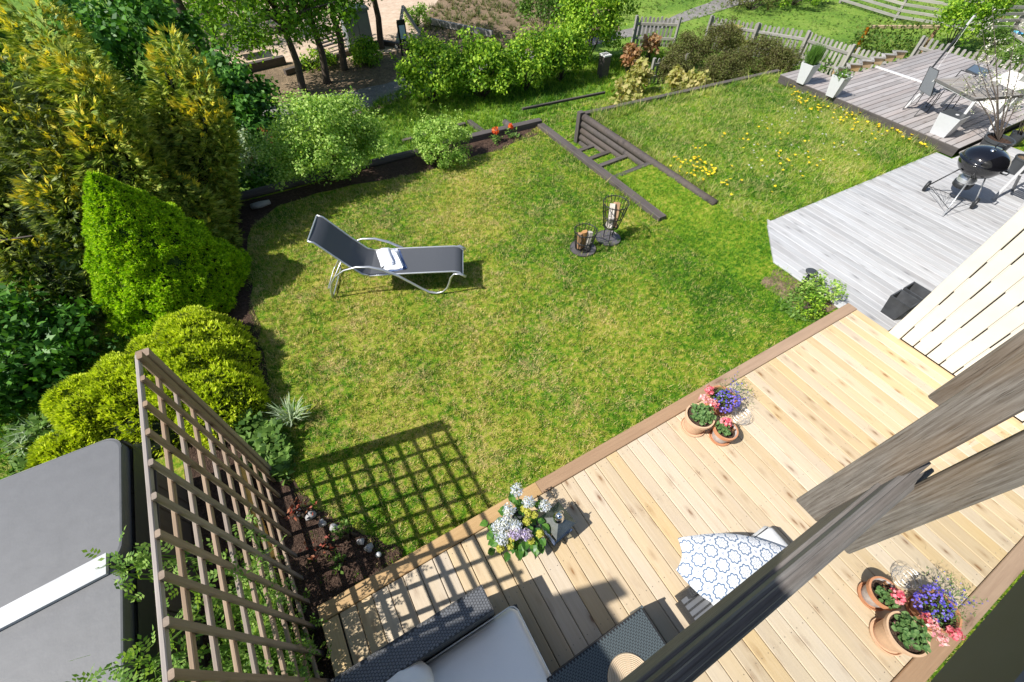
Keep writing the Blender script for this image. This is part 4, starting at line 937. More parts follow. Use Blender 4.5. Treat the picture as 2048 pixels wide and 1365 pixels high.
obj('side_handle', MB().tube([(kc.x-.05,kc.y-KR*.98,kz-.06),(kc.x-.05,kc.y-KR*1.2,kz-.05),(kc.x+.10,kc.y-KR*1.18,kz-.05),(kc.x+.10,kc.y-KR*.95,kz-.06)], .013, 8), M['blkp'], t, smooth=True)
obj('ash_catcher', MB().lathe([(0,kz-.50),(.13,kz-.50),(.15,kz-.48),(.155,kz-.40),(.13,kz-.395)], (kc.x-.02,kc.y,0), 32), M['blkp'], t, smooth=True)
obj('ash_collar', MB().lathe([(.135,kz-.42),(.145,kz-.33),(.11,kz-.27),(.08,kz-.25)], (kc.x-.02,kc.y,0), 32), M['alu'], t, smooth=True)
for f, m in ((f1,'blk'), (f2,'steel'), (f3,'steel')):
    top = Vector((kc.x,kc.y,kz-.24)); d = (Vector((f.x,f.y,0))-Vector((kc.x,kc.y,0))).normalized(); a = top+d*.20+Vector((0,0,.02)); foot = Vector((f.x,f.y,-.09 if f is f2 else -.02))
    obj('leg', MB().tube([a, foot], .012, 8), M['alu' if m == 'steel' else 'blk'], t, smooth=True)
wd = (f3-f1).normalized()
for f in (f1, f3):
    o = obj('wheel', MB().lathe([(.02,-.028),(.075,-.028),(.095,-.02),(.10,0),(.095,.02),(.075,.028),(.02,.028),(.02,-.028)], (f.x,f.y,.0), 28, Vector((wd.x,wd.y,0)).to_track_quat('Z','Y').to_matrix()), M['blkp'], t, smooth=True)
    obj('hub', MB().lathe([(0,-.032),(.03,-.032),(.03,.032),(0,.032)], (f.x,f.y,.0), 16, Vector((wd.x,wd.y,0)).to_track_quat('Z','Y').to_matrix()), M['charp'], o)
obj('axle', MB().tube([(f1.x,f1.y,0),(f3.x,f3.y,0)], .006, 6), M['blk'], t)
mb = MB(); mid = (f1+f3)/2; e2 = Vector((f2.x,f2.y,.06))
for k in range(7):
    a = Vector((f1.x,f1.y,.03)).lerp(Vector((f3.x,f3.y,.03)), .1+.13*k); bb = Vector((f1.x,f1.y,.03)).lerp(e2, .75)+Vector((.05*k,.01*k,0)); mb.tube([a, bb], .003, 4)
mb.tube([Vector((f1.x,f1.y,.03)), e2], .005, 5); mb.tube([Vector((f3.x,f3.y,.03)), e2], .005, 5); obj('wire_shelf', mb, M['blk'], t)

# ================================================================ RAISED DECK FURNITURE
TZt = .80
c0, c1, c2t = g(1873,158,TZt), g(1953,199,TZt), g(2026,193,TZt)
c3 = c2t+(c0-c1)*1.25; e1 = (c0-c1).normalized(); e2 = (c2t-c1).normalized(); cc_ = (c0+c1+c2t+c3)/4
t = thing('dining_table', (cc_.x,cc_.y,Z2), 'large outdoor dining table with a slatted grey top and slanting white legs', 'table')
M['ttop'] = wood('greige_table_slat', (.40,.37,.335), (.33,.30,.27), (.25,.22,.19), .3, .6, .1, .2); L_ = (c0-c1).length; k = 0
while .045+.078*k < L_: p_ = c1+e1*(.045+.078*k); board('table_slat', p_-e2*.03, p_+e2*1.2, .070, .022, M['ttop'], t); k += 1
M['tedge'] = plain('table_edge_grey', (.13,.125,.12), .6)
board('edge_strip', c1-e2*.035-Vector((0,0,.012)), c0-e2*.035-Vector((0,0,.012)), .012, .05, M['tedge'], t); board('edge_strip', c1+e2*1.2-e1*.01-Vector((0,0,.012)), c1-e2*.03-e1*.01-Vector((0,0,.012)), .012, .06, M['tedge'], t)
for s0 in (0., 1.05): board('frame_bar', c1+e2*s0-Vector((0,0,.04)), c0+e2*s0-Vector((0,0,.04)), .05, .05, M['white'], t)
for s0 in (0., 1.05):
    for base, sg in ((c1, -.02), (c0, .25)): p_ = base+e2*s0; board('leg', p_-Vector((0,0,.03)), Vector((p_.x+e1.x*sg,p_.y+e1.y*sg,Z2)), .055, .055, M['white'], t, up=(1,0,0))
M['mesh_sl'] = plain('grey_mesh_fabric', (.13,.14,.15), .6, nz=.2, scale=200)
ck = g(1850,175,.52)
t = thing('mesh_chair', (ck.x,ck.y,Z2), 'grey mesh-backed chair with thin black wire legs at the dining table', 'chair')
bp = [g(1860,133,.93), g(1878,142,.93), g(1862,192,.53), g(1838,178,.53)]
mb = MB(); mb.add(bp+[p+Vector((.02,0,0)) for p in bp], [(0,1,2,3),(7,6,5,4),(0,4,5,1),(1,5,6,2),(2,6,7,3),(3,7,4,0)]); obj('backrest', mb, M['mesh_sl'], t)
b0, b1 = bp[3], bp[2]; fx = Vector((.46,.02,0))
mb = MB(); mb.add([b0, b1, b1+fx, b0+fx]+[p+Vector((0,0,-.02)) for p in (b0, b1, b1+fx, b0+fx)], [(0,1,2,3),(7,6,5,4),(0,4,5,1),(1,5,6,2),(2,6,7,3),(3,7,4,0)]); obj('seat', mb, M['mesh_sl'], t)
for p in (b0, b1):
    obj('sled_leg', MB().tube([p+Vector((.42,0,-.02)), Vector((p.x+.44,p.y,Z2+.02)), Vector((p.x-.12,p.y,Z2+.02)), p+Vector((.02,0,-.02)), ], .009, 6), M['blk'], t, smooth=True)
obj('back_frame', MB().tube([bp[3], bp[0], bp[1], bp[2]], .010, 6), M['blk'], t, smooth=True)
def stool(px, py, label):
    c = g(px, py, .52); t = thing('wire_stool', (c.x,c.y,Z2), label, 'chair')
    obj('seat', MB().lathe([(0,.52),(.17,.52),(.2,.535),(.2,.55),(.17,.555),(0,.55)], (c.x,c.y,0), 26), M['mesh_sl'], t)
    for sg in (-1, 1): obj('sled_leg', MB().tube([(c.x-.15,c.y+.18*sg,.52),(c.x-.2,c.y+.2*sg,.1),(c.x+.2,c.y+.2*sg,.1),(c.x+.15,c.y+.18*sg,.52)], .009, 6), M['blk'], t, smooth=True)
    obj('back_hoop', MB().tube([(c.x+.16,c.y-.18,.54),(c.x+.2,c.y-.16,.85),(c.x+.2,c.y+.16,.85),(c.x+.16,c.y+.18,.54)], .012, 6), M['blk'], t, smooth=True)
stool(1905,180, 'black wire chair half under the white edge of the dining table')
M['tray'] = plain('dark_glossy_tray', (.05,.06,.07), .12, coat=.5)
c = g(1950,146,Z2); t = thing('glass_tray', (c.x,c.y,Z2), 'grey-framed dark glass hatch lying on the raised deck', 'tray')
P = [g(1930,142,Z2), g(1947,131,Z2), g(1980,144,Z2), g(1966,158,Z2)]
obj('frame', MB().poly([(p.x,p.y) for p in P], Z2+.002, Z2+.03), M['charp'], t); cc = sum(P, Vector())/4
obj('glass', MB().poly([tuple((p.lerp(cc, .14))[:2]) for p in P], Z2+.031, Z2+.034), M['tray'], t)
wp0, wp1 = g(1752,135,Z2), g(1845,166,Z2)
t = thing('white_plank', ((wp0.x+wp1.x)/2,(wp0.y+wp1.y)/2,Z2), 'long white plank lying across the boards of the raised deck', 'plank'); board('plank', (wp0.x,wp0.y,Z2+.012), (wp1.x,wp1.y,Z2+.012), .12, .02, M['white'], t)
# tapered white planters
M['herb'] = leafm('feathery_green', [(.05,.12,.02), (.10,.22,.03), (.17,.32,.06)], .3)
def wplant(c, h, s0, s1, label, kind):
    t = thing('white_planter', (c.x,c.y,Z2), label, 'planter')
    obj('box', tapered(c.x, c.y, s0, s1, s0, s1, Z2, Z2+h, .015), M['white_wood'], t)
    obj('soil', MB().box(c.x-s1+.02, c.x+s1-.02, c.y-s1+.02, c.y+s1-.02, Z2+h-.05, Z2+h-.03), M['soil'], t)
    if kind == 0:
        B = np.array([c.x,c.y,Z2+h-.04])+rng.normal(size=(420,3))*[.06,.06,0]; mesh_quads('foliage', needles(B, np.tile([0,0,1.],(420,1)), 2, .42, .014, .28), M['herb'], t)
    elif kind == 1:
        P, Nn = blobpts((c.x,c.y,Z2+h+.03), (.22,.22,.14), 260, .7); mesh_quads('foliage', leafset(P, Nn, .06, .4), M['herb'], t)
    return t
wplant(g(1604,166,Z2), .46, .10, .165, 'tall white tapered planter with feathery green plant, farther of two', 0)
wplant(g(1663,192,Z2), .46, .10, .165, 'tall white tapered planter with low leafy plant, nearer of two', 1)
c = g(1880,268,Z2); t = wplant(c, .42, .15, .21, 'low broad pale planter with a dark top beside the table leg', 2)
obj('lid', MB().box(c.x-.2, c.x+.2, c.y-.2, c.y+.2, Z2+.422, Z2+.43), M['charp'], t); obj('label_disc', MB().lathe([(0,0),(.035,0),(.035,.006),(0,.006)], (c.x-.03,c.y-.05,Z2+.431), 20), M['white'], t)
# light pole and cord, furled parasol cloth
a, b = g(1866,134,.8), Vector(gp(1952,28,0,15.6)); t = thing('parasol_pole', (a.x,a.y,Z2), 'thin slanting black pole rising behind the mesh chair', 'pole')
pq = a.lerp(b, .62)
obj('pole', MB().tube([a, pq], .020, 6), M['blk'], t); obj('tip', MB().tube([pq, b], .014, 6), M['blkp'], t)
mb = MB()
for k in range(9): s = .80+.02*k; c_ = a.lerp(b, s); mb.lathe([(0,-.012),(.024,-.006),(.024,.006),(0,.012)], c_, 10)
obj('beads', mb, M['white'], t)
a, b = g(1868,147,.75), b; t = thing('cord', (a.x,a.y,.75), 'thin pale cord running beside the slanting black pole', 'cord'); obj('line', MB().tube([a, a.lerp(b, .5)-Vector((0,0,.05)), b], .0025, 5), M['offwhite'], t)
a = [g(1985,158,.6), g(2024,140,.9), g(2048,150,.85), g(2070,172,.6), g(2030,182,.6)]
t = thing('cream_chair_cover', (a[4].x,a[4].y,Z2), 'cream fabric cover draped over a chair behind the dining table', 'cover')
mb = MB(); low = [Vector((p.x,p.y,Z2+.01)) for p in a]; pk = sum(a, Vector())/5+Vector((0,0,.08)); mb.add(a+low+[pk], [(i, (i+1) % 5, 5+(i+1) % 5, 5+i) for i in range(5)]+[(i, (i+1) % 5, 10) for i in range(5)]); obj('fabric', mb, M['offwhite'], t)
# zigzag screen along the deck edge
t = thing('zigzag_edging', (15,6.7,Z2), 'zigzag wooden edging with orange undersides along the raised deck', 'edging')
zx = 13.85; up = True
for k in range(12):
    x0, x1 = zx+.27*k, zx+.27*(k+1); ya, yb = (6.70, 6.92) if k % 2 == 0 else (6.92, 6.70)
    board('cap_piece', (x0-.02,ya,.26), (x1+.02,yb,.26), .09, .03, M['picket'], t); board('side_board', (x0,ya,.165), (x1,yb,.165), .02, .15, M['fresh'], t, up=(0,0,1))
# apple tree in pot, pots by the grill, folding chair
M['bloss'] = leafm('white_blossom', [(.70,.62,.58), (.82,.78,.74), (.88,.86,.84)], .4, scale=10)
M['yleaf'] = leafm('young_leaves', [(.10,.18,.03), (.18,.28,.06), (.28,.36,.10)], .4)
pc = Vector(g(1962,318,-.1)); pc.x += .1
t = thing('potted_apple_tree', pc, 'blossoming small apple tree in a large black pot behind the grill', 'tree')
obj('pot', MB().lathe([(0,0),(.20,0),(.245,.36),(.265,.37),(.265,.42),(.235,.42),(.23,.36),(0,.36)], pc, 36), M['charp'], t, smooth=False)
obj('soil', MB().lathe([(0,.372),(.23,.37)], pc, 20), M['soil'], t)
tips = [gp(1965,60,0,pc.x+.5), gp(1985,20,0,pc.x+.8), gp(2035,40,0,pc.x+.9), gp(2048,110,0,pc.x+.7), gp(1925,150,0,pc.x+.1), gp(2045,180,0,pc.x+.5), gp(1950,110,0,pc.x+.35)]
mb = MB(); BP = []
for tp_ in tips:
    tp_ = Vector(tp_); b0 = pc+Vector((0,0,.37)); m1 = b0.lerp(tp_, .35)+Vector((random.uniform(-.05,.05), random.uniform(-.05,.05), .05)); m2 = b0.lerp(tp_, .7)+Vector((random.uniform(-.06,.06),)*3)
    mb.tube([b0, m1, m2, tp_], [.015,.011,.007,.003], 6)
    for k in range(15):
        s = random.uniform(.45, 1.); base = b0.lerp(m1, s/.35) if s < .35 else (m1.lerp(m2, (s-.35)/.35) if s < .7 else m2.lerp(tp_, (s-.7)/.3)); e = base+Vector(rng.normal(size=3))*.10; mb.tube([base, e], [.004,.002], 4); BP.append(e)
obj('branches', mb, M['bark'], t, smooth=True)
BP = np.array(BP); P = np.repeat(BP, 7, 0)+rng.normal(size=(len(BP)*7,3))*.03; mesh_quads('blossom', leafset(P, rdir(len(P)), .034, .8), M['bloss'], t)
P = np.repeat(BP, 3, 0)+rng.normal(size=(len(BP)*3,3))*.04; mesh_quads('leaves', leafset(P, rdir(len(P)), .045, .45), M['yleaf'], t)
pb_ = Vector(g(2026,345,-.1)); t = thing('plant_pot', pb_, 'grey-green plastic pot of soil beside the kettle grill', 'pot')
obj('pot', MB().lathe([(0,0),(.13,0),(.17,.28),(.18,.285),(.18,.31),(.16,.31),(.155,.27),(0,.27)], pb_, 30), M['charp'], t); obj('soil', MB().lathe([(0,.276),(.155,.276)], pb_, 20), M['mulch'], t)
pb_ = Vector(g(2022,288,-.1)); t = thing('rose_sapling', pb_, 'bare-stemmed pot plant with few leaves behind the kettle grill', 'plant')
obj('pot', MB().lathe([(0,0),(.11,0),(.15,.24),(.14,.24),(.13,.2),(0,.2)], pb_, 26), M['charp'], t)
stems('stems', M['bark'], t, pb_+Vector((0,0,.2)), [pb_+Vector((random.uniform(-.2,.2), random.uniform(-.2,.2), random.uniform(.4,.8))) for _ in range(6)], .01)
P, Nn = blobpts(pb_+Vector((0,0,.6)), (.2,.2,.22), 60, .8); mesh_quads('leaves', leafset(P, Nn, .05), M['yleaf'], t)
fc = Vector(g(1998,405,-.1)); t = thing('folding_chair', fc, 'grey slatted folding chair at the right edge beside the grill', 'chair')
A1 = Vector(g(1985,400,-.1)); A2 = Vector(g(2006,418,-.1)); dB = Vector((.75,.12,.85)); dF = Vector((.8,-.05,.42))
for k in range(2):
    board('back_leg', A1+Vector((.0,-.42*k,0)), A1+dB+Vector((0,-.42*k,0)), .05, .025, M['grey'], t); board('front_leg', A1+Vector((.75,-.02-.4*k,0)), A1+Vector((.1,-.02-.4*k,.5)), .045, .025, M['grey'], t)
for k in range(6): board('slat', A1+Vector((.22+.075*k,.0,.42)), A1+Vector((.22+.075*k,-.44,.42)), .055, .018, M['grey'], t)
for k in range(4): board('slat', A1+dB*(.62+.11*k)+Vector((0,.02,0)), A1+dB*(.62+.11*k)+Vector((0,-.44,0)), .055, .018, M['grey'], t, up=(-.7,0,.7))

# ================================================================ FENCES
def picket_fence(p, q, z, h, label, sp=.135, posts=True, top='round', tilt=0., skip=()):
    p, q = Vector((*p, z)), Vector((*q, z)); L = (q-p).length; d = (q-p)/L; nrm = Vector((-d.y, d.x, 0)); t = thing('picket_fence', (p+q)/2, label, 'fence')
    w_ = .085
    for k in range(int(L/sp)):
        c = p+d*(sp*(k+.5)); hh = h*random.uniform(.97, 1.03); key = ('pk', round(hh, 2))
        me = _bc.get(key)
        if me is None:
            mb = MB(); prof = [(-w_/2,0),(w_/2,0),(w_/2,hh-.04),(w_*.35,hh-.012),(0,hh),(-w_*.35,hh-.012),(-w_/2,hh-.04)]
            vs = [(z_, x, y_) for y_ in (-.011,.011) for x, z_ in prof]; n_ = 7
            mb.add(vs, [tuple(range(n_)), tuple(range(2*n_-1, n_-1, -1))]+[(i, n_+i, n_+(i+1) % n_, (i+1) % n_) for i in range(n_)]); me = bpy.data.meshes.new('picket'); me.from_pydata(mb.v, [], mb.f); me.materials.append(M['picket']); me.update(); _bc[key] = me
        o = bpy.data.objects.new('picket', me); COL.objects.link(o); o.parent = t
        e = random.uniform(-.03, .03); X = (Vector((0,0,1))+d*e).normalized(); Y = d; Z = X.cross(Y); c2 = c-Vector(t['_o'])+nrm*.02
        o.matrix_local = Matrix(((X.x,Y.x,Z.x,c2.x),(X.y,Y.y,Z.y,c2.y),(X.z,Y.z,Z.z,c2.z),(0,0,0,1)))
    for zz_ in (.28, .76): board('rail', p+Vector((0,0,h*zz_)), q+Vector((0,0,h*zz_)), .03, .085, M['picket'], t)
    m_ = max(1, round(L/1.9))
    for k in range(m_+1): c = p.lerp(q, k/m_)-nrm*.05; board('post', c, c+Vector((0,0,h+.04)), .08, .08, M['picket'], t, up=(1,0,0))
    return t
def dp(px, py, z=DZ): v = g(px, py, z); return (v.x, v.y)
picket_fence(dp(1405,95), dp(1588,128), DZ, .95, 'picket fence rising behind the brown shrubs in the middle', .145)
picket_fence(dp(1590,130), dp(1765,190), DZ, .95, 'long grey picket fence between the gravel path and raised deck', .145)
picket_fence((19.2,7.3), (19.4,1.5), DZ, 1.15, 'grey picket fence beyond the far end of the raised deck', .16)
picket_fence(dp(1262,92), dp(1345,95), DZ, .9, 'shaded stretch of picket fence next to the lilac tree', .14)
picket_fence(dp(1295,170), dp(1358,160), DZ, .72, 'short low picket gate standing among the maple saplings', .16)
def rail_fence(pts, h, nr, label, sag=0.):
    P = [Vector((*p, DZ)) for p in pts]; t = thing('rail_fence', P[0], label, 'fence')
    for a, b in zip(P[:-1], P[1:]):
        for k in range(nr): board('rail', a+Vector((0,0,h*(k+.7)/nr)), b+Vector((0,0,h*(k+.7)/nr+random.uniform(-.02,.02))), .03, .10, M['picket'], t)
    for a in P: board('post', a+Vector((.05,.05,0)), a+Vector((.05,.05,h+.2)), .10, .10, M['picket'], t, up=(1,0,0))
rail_fence([dp(1680,8), dp(1790,42), dp(1912,62), dp(1960,75)], 1.05, 5, 'grey horizontal rail fence crossing the neighbouring lawn at the top right')
rail_fence([dp(1958,76), dp(2016,75), dp(2075,112)], 1.05, 5, 'grey rail fence continuing to the right frame edge behind the apple blossom')
t = thing('garden_hut', (*dp(2060,40), DZ), 'corner of a grey weathered board building at the top right', 'shed')
a = Vector((*dp(2028,50), DZ))
for k in range(10): board('plank', a+Vector((.0+.16*k,0,0)), a+Vector((.0+.16*k,0,2.2)), .15, .03, M['picket'], t, up=(0,1,0))
for k in range(9): board('plank', a+Vector((0,-.08-.16*k,0)), a+Vector((0,-.08-.16*k,2.2)), .15, .03, M['picket'], t, up=(1,0,0))
# climbing frame with vine
t = thing('vine_frame', (*dp(1735,150), DZ), 'yellow timber frame with orange posts and a vine over it behind the picket fence', 'trellis')
fa, fb = Vector(gp(1738,54,0,20.2)), Vector(gp(1877,54,0,22.2)); 
board('top_bar', fa, fb, .09, .09, M['fresh'], t)
for p in (fa, fb): board('post', (p.x,p.y,DZ), (p.x,p.y,p.z), .10, .10, M['rust_wood'], t, up=(1,0,0))
M['vine'] = leafm('vine_leaves', [(.05,.11,.02), (.11,.19,.03), (.22,.28,.06)], .35)
P = np.array([fa.lerp(fb, random.random()) for _ in range(260)])+rng.normal(size=(260,3))*.10
P2 = np.array([Vector((fa.x,fa.y,random.uniform(DZ,fa.z))) for _ in range(260)])+rng.normal(size=(260,3))*.16
P3 = np.array([fa.lerp(fb, random.random())*Vector((1,1,0)).x if False else (lambda q_: (q_.x,q_.y,DZ+abs(random.gauss(0,.35))))(fa.lerp(fb, random.random())) for _ in range(900)])+rng.normal(size=(900,3))*[.25,.25,.08]
P = np.concatenate([P, P2, P3]); mesh_quads('vine_foliage', leafset(P, rdir(len(P)), .10, .7), M['vine'], t)

# ================================================================ PLAYGROUND SIDE: cabinet, benches, sign, swing, stump
M['cab'] = plain('grey_metal_cabinet', (.22,.24,.25), .5, nz=.1, scale=4)
c = Vector((*dp(722,98), DZ)); t = thing('utility_cabinet', c, 'grey metal utility cabinet standing behind the tree trunks', 'cabinet')
obj('body', MB().box(c.x-.42, c.x+.42, c.y-.3, c.y+.3, DZ, DZ+1.15), M['cab'], t); obj('cap', MB().box(c.x-.47, c.x+.47, c.y-.35, c.y+.35, DZ+1.153, DZ+1.22), M['cab'], t)
for s in (-1, 1): obj('door', MB().box(c.x+s*.205-.195, c.x+s*.205+.195, c.y-.325, c.y-.303, DZ+.1, DZ+1.08), M['cab'], t)
def timb(name, a, b, z, w_, h, label, cat, m='bark'):
    a, b = Vector((*dp(*a), DZ+z)), Vector((*dp(*b), DZ+z)); t = thing(name, (a+b)/2, label, cat); board('timber', a, b, w_, h, M[m], t); return t
timb('sandpit_timber', (455,155), (572,128), .12, .18, .24, 'heavy dark timber edging the sand yard, left of the trunks', 'edging', 'timber')
timb('sandpit_timber', (572,152), (760,92), .1, .14, .14, 'thin dark timber running between the tree trunks', 'edging', 'timber')
timb('sandpit_timber', (760,90), (832,103), .1, .14, .14, 'dark timber rail between the forked tree and the sign', 'edging', 'timber')
timb('sandpit_timber', (862,52), (985,78), .15, .12, .2, 'weathered timber edging of the rough ground behind the hedge', 'edging', 'picket')
t = thing('slatted_bench', (*dp(670,108), DZ), 'low slatted bench between the tree trunks', 'bench')
for k in range(4): a, b = Vector((*dp(640,124-8*k), DZ+.38)), Vector((*dp(735,92-7*k), DZ+.38)); board('slat', a, b, .10, .04, M['timber'], t)
for (x_, y_) in ((645,120),(728,90)): c = Vector((*dp(x_,y_), DZ)); board('leg', c, c+Vector((0,0,.38)), .3, .08, M['timber'], t, up=(1,0,0))
c = g(815,134,DZ); t = thing('info_sign', c, 'narrow black sign post with a pale blue-white panel beside the path', 'sign')
for s in (-.11, .11): board('post', (c.x+s,c.y,DZ), (c.x+s,c.y,DZ+1.25), .05, .05, M['blk'], t, up=(1,0,0))
board('board', (c.x,c.y-.01,DZ+.72), (c.x,c.y-.01,DZ+1.3), .26, .03, M['blk'], t, up=(0,-1,0)); board('panel', (c.x,c.y-.035,DZ+.80), (c.x,c.y-.035,DZ+1.16), .18, .012, plain('pale_panel', (.55,.66,.72), .4), t, up=(0,-1,0))
t = thing('swing_frame', (*dp(800,95), DZ), 'grey wooden swing posts leaning together behind the sign', 'play frame')
a = Vector(gp(806,14,1,19.)); 
for p in ((792,100),(838,66),(828,52)): b = Vector((*dp(*p), DZ)); board('post', b, (a.x,a.y,a.z), .10, .10, M['picket'], t, up=(1,0,0))
c = g(480,112,DZ); t = thing('play_board', c, 'tilted brown wooden board in the sand yard', 'board'); board('board', (c.x-.1,c.y-.25,DZ+.25), (c.x+.55,c.y-.2,DZ+.5), .7, .05, M['timber'], t)
c = g(507,208,DZ); t = thing('post_stump', c, 'short dark leaning wooden stump beside the shaded path', 'post'); obj('stump', MB().tube([c, c+Vector((-.08,0,.45))], [.07,.06], 8), M['bark'], t)
c = g(1204,155,DZ); t = thing('bollard_light', c, 'square dark post with a white light top in the grass', 'lamp')
obj('post', MB().box(c.x-.13, c.x+.13, c.y-.13, c.y+.13, DZ, DZ+.62), M['timber'], t); obj('top', MB().box(c.x-.14, c.x+.14, c.y-.14, c.y+.14, DZ+.622, DZ+.66), M['white'], t)
for k in range(3): obj('light_slot', MB().box(c.x-.10+.075*k, c.x-.05+.075*k, c.y-.05, c.y+.09, DZ+.661, DZ+.665), M['charp'], t)

# ================================================================ PLANTING
M['spruce'] = leafm('bright_spruce_needles', [(.08,.20,.006), (.28,.52,.008), (.58,.78,.03)], .3, scale=9)
M['inner'] = plain('dark_shade_core', (.012,.022,.006), .95)  # near-black for the solid cores added inside the conifers
M['yew'] = leafm('golden_yew_needles', [(.14,.22,.010), (.48,.60,.02), (.78,.86,.08)], .3, scale=4)
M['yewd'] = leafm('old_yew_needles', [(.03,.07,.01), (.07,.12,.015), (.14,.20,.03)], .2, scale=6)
M['thu'] = leafm('conifer_sprays', [(.06,.14,.012), (.22,.32,.03), (.52,.56,.10)], .25, scale=1.6)
M['thug'] = leafm('golden_conifer_tips', [(.42,.44,.04), (.76,.66,.05), (.92,.74,.10)], .3, scale=2.2)
M['thub'] = leafm('grey_green_sprays', [(.09,.14,.05), (.20,.26,.10), (.33,.38,.17)], .25, scale=2.)
M['deep'] = leafm('deep_green_leaves', [(.02,.08,.008), (.05,.17,.016), (.13,.31,.04)], .3, scale=2, rough=.5, spec=.35)
M['light'] = leafm('fresh_light_leaves', [(.10,.22,.03), (.25,.44,.06), (.50,.66,.17)], .35, scale=3)
M['hedge'] = leafm('hedge_leaves', [(.04,.12,.01), (.16,.34,.02), (.42,.60,.05)], .35, scale=1.5)
M['tree'] = leafm('tree_leaves', [(.05,.14,.01), (.12,.28,.018), (.24,.42,.035)], .45, scale=1.)
M['ymap'] = leafm('yellow_maple_leaves', [(.24,.28,.05), (.42,.42,.12), (.55,.48,.20)], .4, scale=3)
M['omap'] = leafm('coppery_maple_leaves', [(.28,.12,.05), (.48,.26,.13), (.55,.40,.22)], .4, scale=3)
M['spir'] = leafm('brown_green_foliage', [(.06,.045,.022), (.12,.11,.035), (.17,.20,.05)], .3, scale=2.5)
M['mid'] = leafm('mid_green_leaves', [(.05,.12,.02), (.11,.22,.035), (.19,.32,.06)], .35, scale=3)
M['strap'] = leafm('pale_strap_leaves', [(.18,.28,.13), (.32,.42,.24), (.48,.56,.38)], .3)
M['dand'] = leafm('dandelion_yellow', [(.70,.46,.01), (.85,.62,.02), (.88,.70,.05)], .2)
M['seed'] = leafm('dandelion_seed_heads', [(.36,.37,.32), (.48,.49,.45), (.58,.58,.54)], .3)
M['red'] = leafm('red_leaves', [(.22,.03,.02), (.36,.08,.05), (.42,.18,.10)], .3)
M['orange'] = leafm('orange_red_petals', [(.62,.07,.02), (.80,.14,.03), (.85,.25,.06)], .3)

# dwarf spruce
sc = np.array([-1.86, 6.42, -.12]); t = thing('dwarf_spruce', sc, 'dense bright green cone-shaped dwarf spruce beside the lawn', 'conifer')
def R_s(u): return .98*np.clip(1-u, 0, 1)**.86*(1-.12*np.clip(.12-u, 0, 1)/.12)+.05*np.sin(np.pi*np.clip(u,0,1))
n = 15000; u = (1-np.sqrt(rng.random(n)))*.995; a = rng.uniform(0, 6.283, n)
lump = 1+.07*np.sin(a*5+u*9)+.05*np.sin(a*11-u*21)+.05*np.sin(a*3+u*33)+.05*smooth_noise(np.column_stack([a*2, u*9]), 1.7); lx = .18*u
R = R_s(u)*lump*(1-.09*rng.random(n)); P = sc+np.column_stack([np.cos(a)*R+lx*0, np.sin(a)*R, u*1.93]); Nn = unit(np.column_stack([np.cos(a), np.sin(a), np.full(n, .45)]))
k = 8200; Cn = P[:k]-Nn[:k]*.01; V = needles(Cn, Nn[:k], 15, .046, .016, .95, .1); V2 = needles(P[k:]-Nn[k:]*.05, Nn[k:], 5, .07, .022, .9)
mesh_quads('crown', np.concatenate([V, V2]), M['spruce'], t)
M['inner_g'] = plain('green_shade_core', (.02,.055,.006), .95)
obj('shade_core', MB().lathe([(float(R_s(k/12.))*.86, k/12*1.88) for k in range(13)], sc, 24), M['inner_g'], t)  # solid dark core added inside the crown to block light
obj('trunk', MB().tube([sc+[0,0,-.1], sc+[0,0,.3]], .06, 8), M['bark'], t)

# golden yew mound (two lobes)
t = thing('golden_yew', (-2.2,4.5,-.12), 'spreading yellow-green mound of clipped yew behind the trellis', 'conifer')
V = []; Vd = []; mb = MB()
yl_ = [((-2.3,4.45,-.1),(.92,.74,.60)), ((-1.72,4.72,-.1),(.60,.80,.64)), ((-1.62,4.05,-.12),(.50,.55,.50)), ((-2.75,4.3,-.1),(.45,.5,.42))]
for k in range(16): a_ = k/16; yl_.append(((-2.95+1.45*a_+random.uniform(-.1,.1), 4.25+.45*a_+random.uniform(-.35,.45), random.uniform(.0,.28)), (random.uniform(.22,.40), random.uniform(.22,.38), random.uniform(.20,.30))))
for c, r in yl_:
    n = int(12500*r[0]); P, Nn = blobpts(c, r, n, .16); lump = 1+.05*np.sin(P[:,0]*17+P[:,1]*9)+.05*np.sin(P[:,1]*23-P[:,0]*8); P = np.array(c)+(P-c)*lump[:, None]; k = P[:,2] > -.1; P, Nn = P[k], Nn[k]
    V.append(needles(P, unit(Nn+[0,0,.5]), 5, .06, .018, .7, .1)); Pd, Nd = blobpts(np.array(c), np.array(r)*.93, n//3, .1); Pd, Nd = Pd[Pd[:,2] > -.1], Nd[Pd[:,2] > -.1]; Vd.append(needles(Pd, Nd, 4, .07, .02, 1.))
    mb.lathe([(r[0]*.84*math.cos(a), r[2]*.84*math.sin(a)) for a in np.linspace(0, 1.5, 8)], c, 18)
mesh_quads('crown', np.concatenate(V), M['yew'], t); mesh_quads('old_growth', np.concatenate(Vd), M['yewd'], t); obj('shade_core', mb, M['inner'], t)  # dark cores added under the needles to block light

